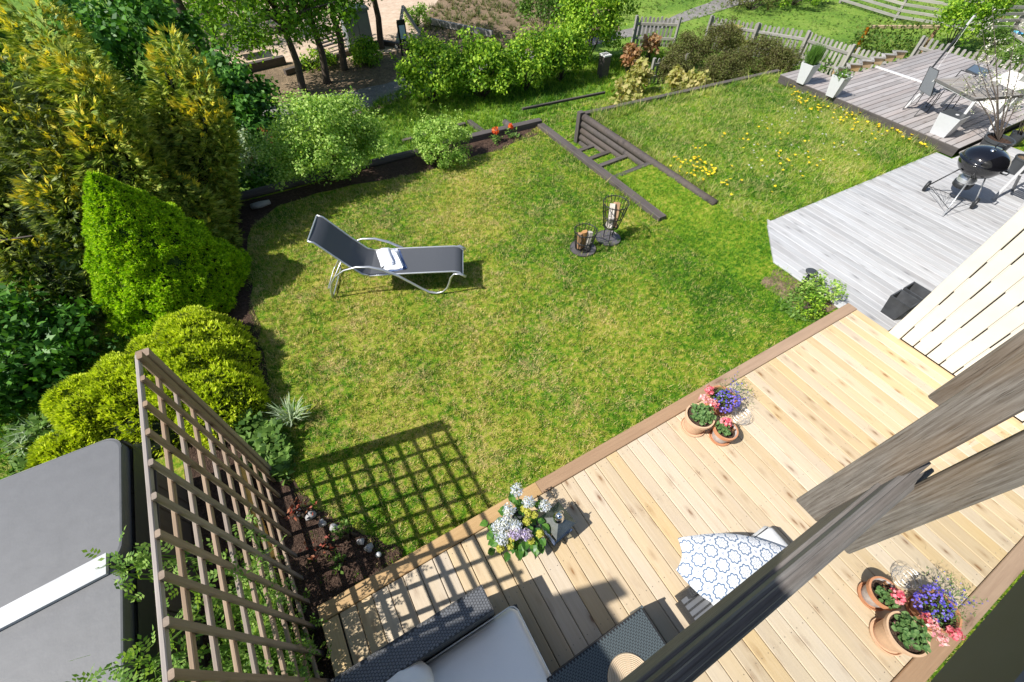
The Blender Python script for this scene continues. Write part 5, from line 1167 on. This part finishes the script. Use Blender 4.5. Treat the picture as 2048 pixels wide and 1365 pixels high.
# big golden conifer: many upright plumes of flat drooping sprays
def fans(P, Nn, k, L, Wd, droop=.3, spread=.55):
    n = len(P); D = unit(Nn+rdir(n)*.5+[0,0,-droop]); S_ = unit(np.cross(D, rdir(n))); out = []
    for j in range(k):
        f = (j-(k-1)/2)/(k-1)*2; d = unit(D+S_*f*spread); b = P+D*(L*.35*rng.random((n,1))) ; out.append(quads(b, d+[0,0,-.15*abs(f)], np.cross(d, np.cross(d, S_)+rdir(n)*.3), L*(1-.4*abs(f))*rng.uniform(.7,1.2,n), Wd, .05))
    return np.concatenate(out)
t = thing('golden_conifer', (-2.6,8.2,-.12), 'huge shaggy golden-tipped conifer filling the upper left of the garden', 'conifer')
V, Vg, Vb = [], [], []; mb = MB()
pl = [(-1.45,8.1,1.8,.50),(-1.35,8.55,2.1,.42),(-1.65,8.6,2.45,.55),(-1.75,7.9,2.65,.62),(-1.45,7.45,1.0,.5),(-1.9,8.2,2.65,.80),(-1.85,7.45,2.1,.62),(-2.5,7.9,2.35,.85),(-3.1,8.5,2.9,.95),(-2.3,8.3,2.5,.75),(-1.55,8.25,2.0,.55),(-2.2,7.6,1.8,.65),(-1.68,8.75,2.2,.55),(-2.6,7.3,1.45,.75),(-3.5,7.8,1.9,.95),(-3.2,7.05,1.0,.8),(-4.3,8.2,2.2,1.05),(-4.1,7.3,1.1,.9),(-5.2,8.2,1.9,1.1),(-1.5,7.0,.55,.38),(-2.0,9.3,3.0,.9),(-4.6,6.9,.7,.8)]
for x, y, zt, R0 in pl:
    Hh = zt+.2; n = int(2600*R0*Hh**.7); u = 1-np.sqrt(rng.random(n)*.98); a = rng.uniform(0, 6.283, n); R = R0*(1-u)**.55*(1+.16*np.sin(a*4+x*7+u*8)+.10*np.sin(a*9+u*17))*rng.uniform(.72, 1.05, n)
    cx = x+.10*np.sin(u*4+x*5)+(1.0*u if x > -1.7 and y > 8 else 0); P = np.column_stack([cx+np.cos(a)*R, y+np.sin(a)*R, -.15+u*Hh]); Nn = unit(np.column_stack([np.cos(a), np.sin(a), .35+u*.6]))
    gold = smooth_noise(P*1.7+P[:, 2:3]*.9, 1.9)+(u > .78)*1.1-.4+rng.normal(size=n)*.2; dm = (smooth_noise(P*1.3-P[:, 2:3], 1.2)+rng.normal(size=n)*.2 > .35) & (x < -2.2)
    V.append(fans(P, Nn, 6, .135, .019)); 
    k = gold > .85; Vg.append(fans(P[k]+Nn[k]*.05, unit(Nn[k]+[0,0,.4]), 6, .12, .016, 0.)); 
    if dm.any(): Vb.append(fans(P[dm]+Nn[dm]*.03, Nn[dm], 6, .13, .018))
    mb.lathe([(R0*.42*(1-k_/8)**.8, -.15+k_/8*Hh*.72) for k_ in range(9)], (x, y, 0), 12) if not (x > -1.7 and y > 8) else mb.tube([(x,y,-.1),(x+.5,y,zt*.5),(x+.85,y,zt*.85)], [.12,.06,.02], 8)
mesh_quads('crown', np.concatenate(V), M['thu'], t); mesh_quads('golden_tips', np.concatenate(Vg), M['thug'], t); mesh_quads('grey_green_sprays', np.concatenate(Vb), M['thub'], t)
obj('shade_core', mb, M['inner'], t)  # dark plume cores added to stop light between the sprays
mb = MB()
for x, y in ((-1.9,8.1),(-3.2,8.3),(-2.7,7.6)): mb.tube([(x,y,-.3),(x+.1,y,.8),(x+.05,y-.1,1.6)], [.12,.08,.03], 8)
for p, q_ in (((-3.6,7.2,.9),(-2.9,6.7,1.1)), ((-3.9,6.9,.5),(-3.1,6.6,.55))): mb.tube([p, q_], [.018,.008], 5)
obj('trunk', mb, M['bark'], t)

def shrub(name, c, r, nc, cr_, nl, L, mat, label, cat='shrub', asp=.6, group=None, zb=None, stem=True, squash=.8, low=-.6, shoots=0):
    c = np.array([float(v) for v in c]); zb = zb if zb is not None else c[2]-r[2]*.9
    t = thing(name, (c[0], c[1], zb), label, cat, group)
    V, cc = clumped(c, r, nc, cr_, nl, L, asp, low=low, squash=squash)
    if shoots:
        B = c+rdir(shoots)*np.array(r)*[.9,.9,.8]; B = B[B[:,2] > c[2]]
        for b in B:
            s = np.linspace(0, .32, 12)[:, None]; P = b+unit(b-c+[0,0,.4])*s; P = np.repeat(P, 2, 0)+rng.normal(size=(24,3))*.015; V = np.concatenate([V, leafset(P, rdir(24), L*.9, asp)])
    V = V[V[:, :, 2].min(1) > zb-.02] if zb is not None else V
    mesh_quads('crown', V, M[mat], t)
    if stem: stems('stems', M['bark'], t, (c[0], c[1], zb), [cc[i] for i in rng.choice(len(cc), min(14, len(cc)), False)], .018)
    return t
shrub('flowering_currant', (.98,8.45,.58), (1.08,.85,.80), 120, .21, 25000, .048, 'light', 'big rounded light green shrub in front of the back timber', asp=.7, zb=-.12, shoots=26)
shrub('flowering_currant', (3.12,8.1,.20), (.55,.50,.52), 45, .16, 7500, .046, 'light', 'smaller open light green shrub right of the big one', asp=.7, zb=-.12, shoots=22)
shrub('dark_leafy_shrub', (-4.2,6.0,.25), (1.45,.95,.72), 90, .26, 7500, .11, 'deep', 'glossy dark green leafy shrub at the left frame edge', asp=.5, zb=-.12)
shrub('dark_leafy_shrub', (-3.3,5.55,-.05), (.6,.5,.4), 24, .2, 1500, .09, 'deep', 'low dark leafy clump left of the yew mound', asp=.5, zb=-.12)
c = g(512,300,.1); t = thing('rhododendron', (c.x,c.y,-.9), 'small bare-stemmed rhododendron with red buds left of the big light shrub', 'shrub')
c = Vector((c.x, c.y, .05)); tips = [c+Vector((random.uniform(-.35,.35), random.uniform(-.35,.35), random.uniform(-.1,.4))) for _ in range(16)]
stems('stems', M['bark'], t, (c.x,c.y,-.9), tips, .02)
P = np.repeat(np.array(tips), 16, 0)+rng.normal(size=(256,3))*.06; mesh_quads('leaves', leafset(P, unit(rdir(256)+[0,0,.8]), .10, .3), M['mid'], t); mesh_quads('buds', leafset(np.array(tips)+[0,0,.03], rdir(16), .06, .6), M['red'], t)
P = np.repeat(np.array(tips[:5])+[0,0,.05], 14, 0)+rng.normal(size=(70,3))*.03; mesh_quads('red_flower', leafset(P, rdir(70), .035, .8), M['red'], t)
# ivy-leaved mass and dark maple behind the conifer
shrub('dark_maple_bush', (-.25,11.3,.25), (.75,1.1,1.0), 70, .28, 7500, .11, 'deep', 'dark broad-leaved bush behind the golden conifer, near the path', asp=.8, zb=DZ)
shrub('dark_maple_bush', (-1.6,13.,.9), (1.5,1.2,1.5), 80, .34, 8500, .13, 'deep', 'tall dark maple bush behind the tips of the golden conifer', asp=.8, zb=DZ)
shrub('dark_maple_bush', (-4.2,12.6,1.), (1.7,1.3,1.6), 70, .36, 7000, .13, 'mid', 'leafy bush behind the golden conifer at the upper left edge', asp=.8, zb=DZ)
shrub('variegated_ivy', (-.42,9.9,.0), (.25,.6,.7), 32, .15, 2000, .06, 'strap', 'pale variegated ivy climbing at the right side of the golden conifer', 'climber', asp=.8, zb=DZ, stem=False)
shrub('deep_ground_shrub', (-.35,9.5,-.5), (.5,.8,.4), 34, .2, 2600, .08, 'deep', 'dark undergrowth below the variegated ivy', asp=.8, zb=DZ, stem=False)

# hedge of shrubs along the path
hx = [((880,215),1.05,1.65,'left end of the dense green hedge beside the path'), ((975,208),1.05,1.55,'dense green hedge shrub behind the orange flowers'), ((1065,190),1.0,1.5,'dense green hedge shrub in the middle of the row'), ((1135,172),.9,1.6,'hedge shrub with yellowish shoots left of the bollard light')]
for (px, py), r, h, lb in hx:
    c = g(px, py, DZ); shrub('hedge_shrub', (c.x, c.y+.4, DZ+h*.5), (r*.95, r*.7, h*.5), 70, .27, 6500, .085, 'hedge', lb, asp=.75, group=None, zb=DZ, shoots=14)
c = g(1185,140,DZ); shrub('lilac_bush', (c.x+.1,c.y+.5,DZ+1.65), (1.15,1.,1.6), 110, .30, 12500, .085, 'hedge', 'tall dark green lilac bush rising right of the hedge', asp=.8, zb=DZ)
c = g(1110,100,DZ); shrub('lilac_bush', (c.x,c.y+.6,DZ+1.55), (1.2,1.,1.5), 90, .28, 6500, .085, 'mid', 'lighter green bush directly behind the hedge row', asp=.8, zb=DZ)
for (px, py), r, m, lb in (((1255,200),.42,'ymap','yellow-green maple sapling at the end of the low dark board'), ((1275,165),.34,'ymap','yellow maple sapling left of the little picket gate'), ((1262,118),.24,'omap','coppery maple sapling beside the shaded picket fence'), ((1300,95),.20,'omap','coppery leaved sapling under the brown shrubs'), ((1462,85),.36,'ymap','bright lime maple sapling in front of the picket fence'), ((1385,180),.28,'ymap','low yellow maple sapling behind the low dark board'), ((1350,162),.22,'ymap','pale leafed sapling by the right gate post')):
    c = g(px, py, -.45); shrub('maple_sapling', (c.x,c.y,-.35), (r,r,r*1.15), 14, .16, 420, .13, m, lb, 'sapling', asp=.9, zb=DZ)
for (px, py), r, h, lb in (((1370,125),.75,1.15,'brownish fine-leaved shrub nearest the shaded fence'), ((1345,150),.5,.8,'brownish shrub behind the small picket gate'), ((1430,110),.8,1.2,'brown-tinged shrub left of the lime maple'), ((1440,160),.7,.95,'dark brown-green shrub behind the low dark board'), ((1512,135),.75,1.1,'brown-green shrub right of the lime maple'), ((1555,150),.6,1.0,'brown-green shrub at the corner of the raised deck'), ((1375,200),.45,.6,'small brown shrub touching the low dark board')):
    c = g(px, py, DZ+.3); shrub('spirea_shrub', (c.x,c.y,DZ+h*.55), (r,r*.8,h*.5), 75, .20, 9500, .052, 'spir', lb, asp=.5, zb=DZ)
# herbaceous planting
def patch(name, poly, n, hgt, L, mat, label, z=DZ, cat='plant', asp=.6):
    pl_ = [(p.x, p.y) for p in gz(poly, z+hgt*.4)]; P = np.array(pl_); a, b = P.min(0), P.max(0); Q = rng.uniform(a, b, (n*3, 2)); Q = Q[inpoly(Q, pl_)][:n]; k = len(Q)
    c = Q.mean(0); t = thing(name, (c[0], c[1], z), label, cat); q3 = np.column_stack([Q, z+rng.random(k)*hgt*(.6+.4*smooth_noise(Q, 3))])
    mesh_quads('leaves', leafset(q3, unit(rdir(k)*.6+[0,0,1]), L, asp), M[mat], t); return t
patch('leafy_perennials', [(1595,95),(1650,75),(1700,120),(1640,150),(1600,140)], 900, .55, .12, 'mid', 'bright leafy perennials between white planters and picket fence')
patch('leafy_perennials', [(1690,120),(1740,110),(1745,150),(1690,150)], 350, .4, .10, 'mid', 'low leafy patch behind the nearer white planter')
patch('bugle_plants', [(1410,160),(1500,150),(1560,165),(1400,200)], 700, .3, .07, 'light', 'pale green low plants along the back of the low dark board')
patch('bugle_plants', [(1270,185),(1390,175),(1390,215),(1280,225)], 800, .3, .07, 'strap', 'grey-green low plants behind the yellow saplings')
patch('dogrose', [(1700,115),(1860,70),(1880,92),(1790,115)], 500, .5, .09, 'vine', 'low vine growth behind the zigzag edging', cat='shrub')
patch('celandine', [(465,850),(505,830),(560,850),(580,900),(560,950),(500,930)], 1000, .42, .085, 'mid', 'bushy fresh green plant at the foot of the trellis post', z=-.13, asp=.8)
patch('wild_plants', [(0,850),(110,830),(190,880),(80,930),(0,940)], 700, .35, .09, 'mid', 'mixed green weeds beyond the hot tub corner', z=-.13)
patch('bed_plants', [(1555,605),(1600,570),(1640,590),(1640,640),(1590,640)], 700, .16, .05, 'mid', 'low grey-green plants beside the post lamp', z=-.13)
shrub('potentilla', (6.42,1.72,.06), (.30,.26,.20), 22, .09, 900, .05, 'light', 'small light green shrub leaning over the silvered deck corner', asp=.5, zb=-.12)
shrub('potentilla', (6.05,1.6,-.02), (.26,.20,.14), 16, .08, 600, .045, 'hedge', 'low green shrub tucked against the pine deck corner', asp=.5, zb=-.12)
def strapplant(px, py, n, L, label, mat='strap', z=-.13):
    c = np.array(g(px, py, z)); t = thing('strap_leaf_plant', c, label, 'plant'); V = []
    for _ in range(n):
        a = random.uniform(0, 6.28); d = np.array([math.cos(a), math.sin(a), 0]); s = np.array([-d[1], d[0], 0])*.012; l = L*random.uniform(.6, 1.1); b = c+rng.normal(size=3)*[.03,.03,0]; lean = random.uniform(.35, .9)
        pts = [b+d*l*lean*u**1.4*.8+np.array([0,0,l*(u*1.1-.75*lean*u*u)]) for u in (0,.33,.66,1.)]
        for i in range(3): w0, w1 = (1-.25*i), (.75-.25*i)*(i < 2)+.05; V.append([pts[i]-s*w0, pts[i]+s*w0, pts[i+1]+s*w1, pts[i+1]-s*w1])
    mesh_quads('leaves', np.array(V), M[mat], t)
strapplant(590,843,60,.42,'clump of pale strap leaves at the lawn edge beside the yew mound')
strapplant(95,870,40,.40,'pale strap-leaf clump at the left behind the hot tub'); strapplant(60,900,30,.35,'strap-leaf clump nearest the hot tub corner'); strapplant(25,560,24,.35,'strap leaves in the dark shrub at the left edge')
M['rose'] = leafm('rose_leaves', [(.07,.16,.03), (.16,.31,.05), (.32,.48,.11)], .4, scale=3)
# climbing rose on the trellis
t = thing('climbing_rose', (-1.45,1.2,-.13), 'climbing rose with small fresh leaves growing through the trellis', 'climber')
B = []; mb = MB()
for k in range(58):
    y0 = random.uniform(-.1, 1.5); p = Vector((-1.38+random.uniform(-.12,.05), y0, -.1)); pts = [p]; d = Vector((random.uniform(-.3,.12), random.uniform(-.2,.45), 1)).normalized()
    for j in range(random.randint(4, 10)):
        d = (d+Vector(rng.normal(size=3))*.28+Vector((-.03,0,.05))).normalized(); p = p+d*.17; p.x = min(max(p.x, -2.0), -1.27); p.z = max(p.z, -.1); pts.append(p)
    mb.tube(pts, [.007]*(len(pts)-1)+[.002], 4); B += pts[1:]
for tgt in ((g(230,1120,1.35)), (g(300,1110,1.3)), (g(250,1150,1.3)), (g(190,1345,1.3)), (g(260,1330,1.3)), (g(320,1345,1.3))):
    p = Vector((-1.42, tgt.y-.1, .75)); pts = [p.lerp(tgt, s)+Vector(rng.normal(size=3))*.02*math.sin(3*s) for s in (0,.25,.5,.75,1)]; mb.tube(pts, [.006]*4+[.002], 4); B += pts[1:]+[pts[3].lerp(pts[4], .5)]
obj('stems', mb, M['mid'], t)
B = np.array(B); P = np.repeat(B, 4, 0)+rng.normal(size=(len(B)*4,3))*.06; k = len(P)
D = unit(rdir(k)+[0,0,.1]); V = []   # pinnate leaves: paired leaflets on a short stalk
S_ = unit(np.cross(D, rdir(k)))
for j, f in enumerate((.25,.5,.75)):
    for sg in (1,-1): V.append(quads(P+D*.085*f, unit(S_*sg+D*.5), np.cross(D, S_)*0+unit(D-S_*sg*.5), .036, .02, .05))
V.append(quads(P+D*.085, D, S_, .040, .022, .05)); mesh_quads('leaves', np.concatenate(V), M['rose'], t)
# low growth behind the trellis
shrub('bed_shrub', (-1.62,1.2,.05), (.28,1.1,.35), 44, .14, 3400, .05, 'light', 'pale leafy growth between the trellis and the hot tub', asp=.45, zb=-.12, stem=False)
# hose, pale object, stones, small plants in the soil bed
a = [g(488,930,-.07), g(500,985,-.06), g(516,1040,-.06), (lambda v: v)(g(545,1118,-.08))]
t = thing('drain_hose', a[1], 'ribbed yellow drain hose lying behind the trellis', 'hose'); mb = MB(); pts = []; n_ = 90
for k in range(n_+1):
    s = k/n_*3; i = min(2, int(s)); pts.append(a[i].lerp(a[i+1], s-i))
mb.tube(pts, [.036+.006*(k % 2) for k in range(n_+1)], 12); obj('ribbed_tube', mb, M['yellow_hose'], t)
c = g(578,1290,-.05); t = thing('white_bucket', c, 'small white container half hidden behind the trellis foot', 'container'); obj('body', MB().lathe([(0,-.08),(.05,-.08),(.06,.08),(.05,.08),(.045,0),(0,0)], c, 20), M['white_wood'], t, smooth=False)
for i, (px, py, s, w_) in enumerate(((600,1027,.05,'dark grey stone nearest the trellis'),(622,1033,.055,'flat pale stone, second in the row'),(645,1047,.05,'rounded pale stone in the middle of the row'),(668,1055,.05,'whitish stone beside the young leafy shoot'),(722,1085,.045,'pale stone near the lattice shadow'),(738,1097,.05,'white-patched stone at the right end of the row'))):
    s *= .75; c = g(px, py, -.11); t = thing('edging_stone', c, w_+' edging the soil bed', 'stone'); mb = MB(); ph = random.uniform(0, 6)
    mb.lathe([(s*.2,-.02),(s*1.1,0),(s,.025),(s*.5,.045),(0,.05)], c, 9); mb.v = [(v[0]+.012*math.sin(7*v[1]*30+ph), v[1]+.008*math.sin(v[0]*200), v[2]) for v in mb.v]; obj('rock', mb, M['stone'], t, smooth=True)
c = g(757,1110,-.09); t = thing('white_ball', c, 'small white ball lying in the soil beside the deck', 'ball'); obj('shell', MB().lathe([(.028*math.cos(a), .028*math.sin(a)) for a in np.linspace(-1.57,1.57,10)], c, 18), M['white'], t, smooth=True)
shrub('young_rose', (*g(600,1015,.02)[:2], .03), (.14,.14,.12), 6, .06, 40, .05, 'red', 'young plant with reddish leaves in the soil bed by the trellis', zb=-.12)
shrub('young_rose', (*g(690,1060,.05)[:2], .02), (.12,.12,.14), 8, .06, 120, .04, 'mid', 'small green plant beside the edging stones', zb=-.12)
shrub('young_rose', (*g(675,1120,0)[:2], -.05), (.08,.08,.06), 5, .04, 50, .04, 'mid', 'tiny green seedling in the dark soil near the deck', zb=-.12)
shrub('young_rose', (*g(640,1085,0)[:2], -.02), (.16,.16,.1), 6, .06, 36, .04, 'red', 'straggly plant with brown and red leaves in the soil bed', zb=-.12)
for (px, py), lb in (((992,285),'orange-red polyanthus flower, left one of the two at the dark timber'), ((1022,276),'paler orange polyanthus flower, right one of the two at the dark timber')):
    c = g(px, py, LZ); t = thing('polyanthus', c, lb, 'flower'); P = np.array(c)+rng.normal(size=(60,3))*[.06,.06,.03]+[0,0,.08]; mesh_quads('leaves', leafset(P, unit(rdir(60)*.5+[0,0,1]), .09, .4), M['mid'], t)
    flowerhead(c+Vector((0,.02,.25)), .07 if px < 1000 else .045, 70, .05, 'orange', t)
# dandelions (nobody could count them)
def dots(name, poly, n, mat, r, h, z=LZ):
    pl_ = [(p.x, p.y) for p in gz(poly, z)]; P = np.array(pl_); a, b = P.min(0), P.max(0); Q = rng.uniform(a, b, (n*5, 2)); Q = Q[inpoly(Q, pl_)][:n]; C_ = np.column_stack([Q, z+h*rng.uniform(.6, 1.3, len(Q))])
    V = []
    for c in C_:
        q_ = unit(np.array([0,0,1])+rdir(1)[0]*.35); 
        for lay in range(2):
            t_ = unit(np.cross(q_, rdir(1)[0])); b_ = np.cross(q_, t_)
            for k in range(6):
                a_ = k*math.pi/3; d = t_*math.cos(a_)+b_*math.sin(a_); s_ = -t_*math.sin(a_)+b_*math.cos(a_); V.append([c, c+d*r*.6+s_*r*.35+q_*.004*lay, c+d*r+q_*(.003+.006*lay), c+d*r*.6-s_*r*.35+q_*.004*lay])
    o = mesh_quads(name, np.array(V), M[mat]); o['kind'] = 'stuff'
dots('dandelion_flowers', [(1345,318),(1400,318),(1430,352),(1400,372),(1350,345)], 48, 'dand', .03, .09)
dots('dandelion_flowers', [(1765,245),(1800,243),(1885,285),(1870,300),(1830,300),(1780,270)], 95, 'dand', .034, .10)
dots('dandelion_flowers', [(1575,170),(1620,180),(1780,250),(1760,290),(1650,250),(1580,210)], 110, 'dand', .030, .10)
dots('dandelion_flowers', [(1300,330),(1500,250),(1700,300),(1560,400),(1440,400)], 60, 'dand', .028, .08)
dots('dandelion_seed_heads', [(1450,300),(1600,190),(1780,270),(1700,330),(1540,390)], 70, 'seed', .022, .12)
dots('dandelion_flowers', [(90,760),(160,700),(190,780),(110,800)], 7, 'dand', .035, .12)
# trees at the upper left
def tree(px, py, h, rc, nc, nl, label, fork=False, lean=(0,0), zc=None, low=-.9):
    b = Vector((*dp(px, py), DZ)); t = thing('garden_tree', b, label, 'tree'); top = b+Vector((lean[0], lean[1], h))
    c = np.array(top); r = np.array([rc, rc, rc*.80]); V, cc = clumped(c, r, nc, .42, nl, .115, .6, low=low, squash=.6); mesh_quads('crown', V, M['tree'], t)
    mb = MB(); mid = b.lerp(top, .42)+Vector((.05,.03,0)); mid = b.lerp(top, .62)+Vector((.05,.03,0)); mb.tube([b-Vector((0,0,.1)), b+Vector((.0,0,.12)), b.lerp(mid, .5)+Vector((.06,-.05,0)), mid, top], [.16,.11,.095,.08,.04], 10)
    for i in rng.choice(len(cc), 16, False):
        e = Vector(cc[i]); m_ = mid.lerp(e, .5)+Vector((0,0,.15)); s0 = mid.lerp(top, random.uniform(0, .5)) if i % 4 else mid; mb.tube([s0, m_, e], [.045,.028,.010], 6)
    obj('trunk', mb, M['bark'], t, smooth=True); return t
tree(608,186,2.5,2.1,150,10000,'slender tree with the leftmost trunk beside the shaded path')
tree(655,166,2.65,1.8,100,6000,'thin-trunked tree between the leftmost and the twin trunks')
tree(690,140,2.75,1.9,120,7500,'tree with dark trunk standing in front of the slatted bench')
tree(763,98,2.95,2.1,130,8000,'forked tree with stout trunk between cabinet and sign')
tree(430,75,1.9,2.3,170,11000,'tree hanging its branches over the sand yard', low=-.95)
tree(250,60,2.3,2.5,160,11000,'tree in front of the meadow at the upper left')
tree(455,228,6.6,2.2,130,7000,'tall tree overhanging the shaded path from behind the golden conifer')
tree(40,120,3.8,2.2,90,4500,'tree at the top left corner behind the conifer')
shrub('low_bush', (*g(735,128,DZ)[:2], DZ+.3), (.55,.45,.4), 26, .2, 1800, .10, 'hedge', 'low green bush under the forked tree', zb=DZ)
shrub('low_bush', (*g(640,135,DZ)[:2], DZ+.2), (.6,.4,.3), 20, .2, 900, .10, 'hedge', 'sparse green growth round the thin trunks', zb=DZ)
shrub('low_bush', (*g(835,52,DZ)[:2], DZ+.3), (.5,.6,.4), 20, .2, 900, .10, 'light', 'bright weeds by the swing posts', zb=DZ)
# neighbour's planting
c = g(1895,100,DZ); shrub('neighbour_bush', (c.x,c.y,DZ+1.35), (.95,.9,1.35), 80, .28, 6500, .10, 'hedge', 'dark green bush at the end of the yellow timber frame', zb=DZ)
c = g(1500,20,DZ); shrub('neighbour_bush', (c.x,c.y,DZ+.6), (1.5,1.1,.8), 60, .26, 4200, .08, 'spir', 'reddish brown shrub beside the gravel path at the top', zb=DZ)
c = g(1585,10,DZ); shrub('neighbour_bush', (c.x,c.y,DZ+.7), (1.5,1.2,.9), 60, .28, 4200, .10, 'hedge', 'green shrub casting a dark shadow on the neighbouring lawn', zb=DZ)
c = g(1985,20,DZ); shrub('neighbour_bush', (c.x,c.y,DZ+1.), (1.6,1.2,1.1), 60, .28, 4200, .10, 'hedge', 'green shrub in front of the rail fence at the top right', zb=DZ)
c = g(1955,55,DZ); shrub('neighbour_bush', (c.x,c.y,DZ+.8), (.7,.6,.8), 40, .2, 2500, .07, 'omap', 'reddish twiggy shrub behind the beaded pole', zb=DZ)
c = g(1990,85,DZ); shrub('neighbour_bush', (c.x,c.y,DZ+.2), (.5,.4,.3), 30, .14, 2500, .06, 'mid', 'low round grassy mound on the neighbouring lawn', zb=DZ)
c = g(2030,135,-.2); shrub('neighbour_bush', (c.x,c.y,-.1), (.8,.6,.5), 40, .2, 2500, .07, 'mid', 'green bush behind the cream chair cover', zb=DZ)
c = g(1985,112,-.6); shrub('neighbour_bush', (c.x,c.y,-.7), (.9,.5,.3), 40, .2, 2000, .07, 'yleaf', 'pale low growth in front of the far picket fence', zb=DZ)
c = g(1720,18,DZ); t = thing('blue_bowl', g(2030,72,DZ), 'small light blue bowl lying on the neighbouring lawn', 'bowl'); obj('shell', MB().lathe([(0,0),(.15,.02),(.22,.12),(.20,.12),(.14,.04),(0,.03)], g(2030,72,DZ), 20), plain('sky_blue_plastic', (.12,.45,.70), .4), t)
c = g(1882,277,-.05); t = thing('boulder', c, 'pinkish boulder at the corner of the raised deck', 'stone'); mb = MB(); mb.lathe([(.05,-.06),(.17,.0),(.16,.07),(.09,.12),(0,.13)], c, 12); obj('rock', mb, plain('pink_stone', (.50,.36,.31), .8, nz=.3, scale=10, bump=.6), t, smooth=True)
c = g(535,412,-.08); t = thing('driftwood', c, 'short grey driftwood log lying in the bed by the dark timber', 'log'); obj('log', MB().tube([g(503,414,-.08), g(520,410,-.06), g(540,404,-.07)], [.05,.06,.04], 9), M['picket'], t, smooth=True)

for o in list(bpy.data.objects):
    if '_o' in o: del o['_o']
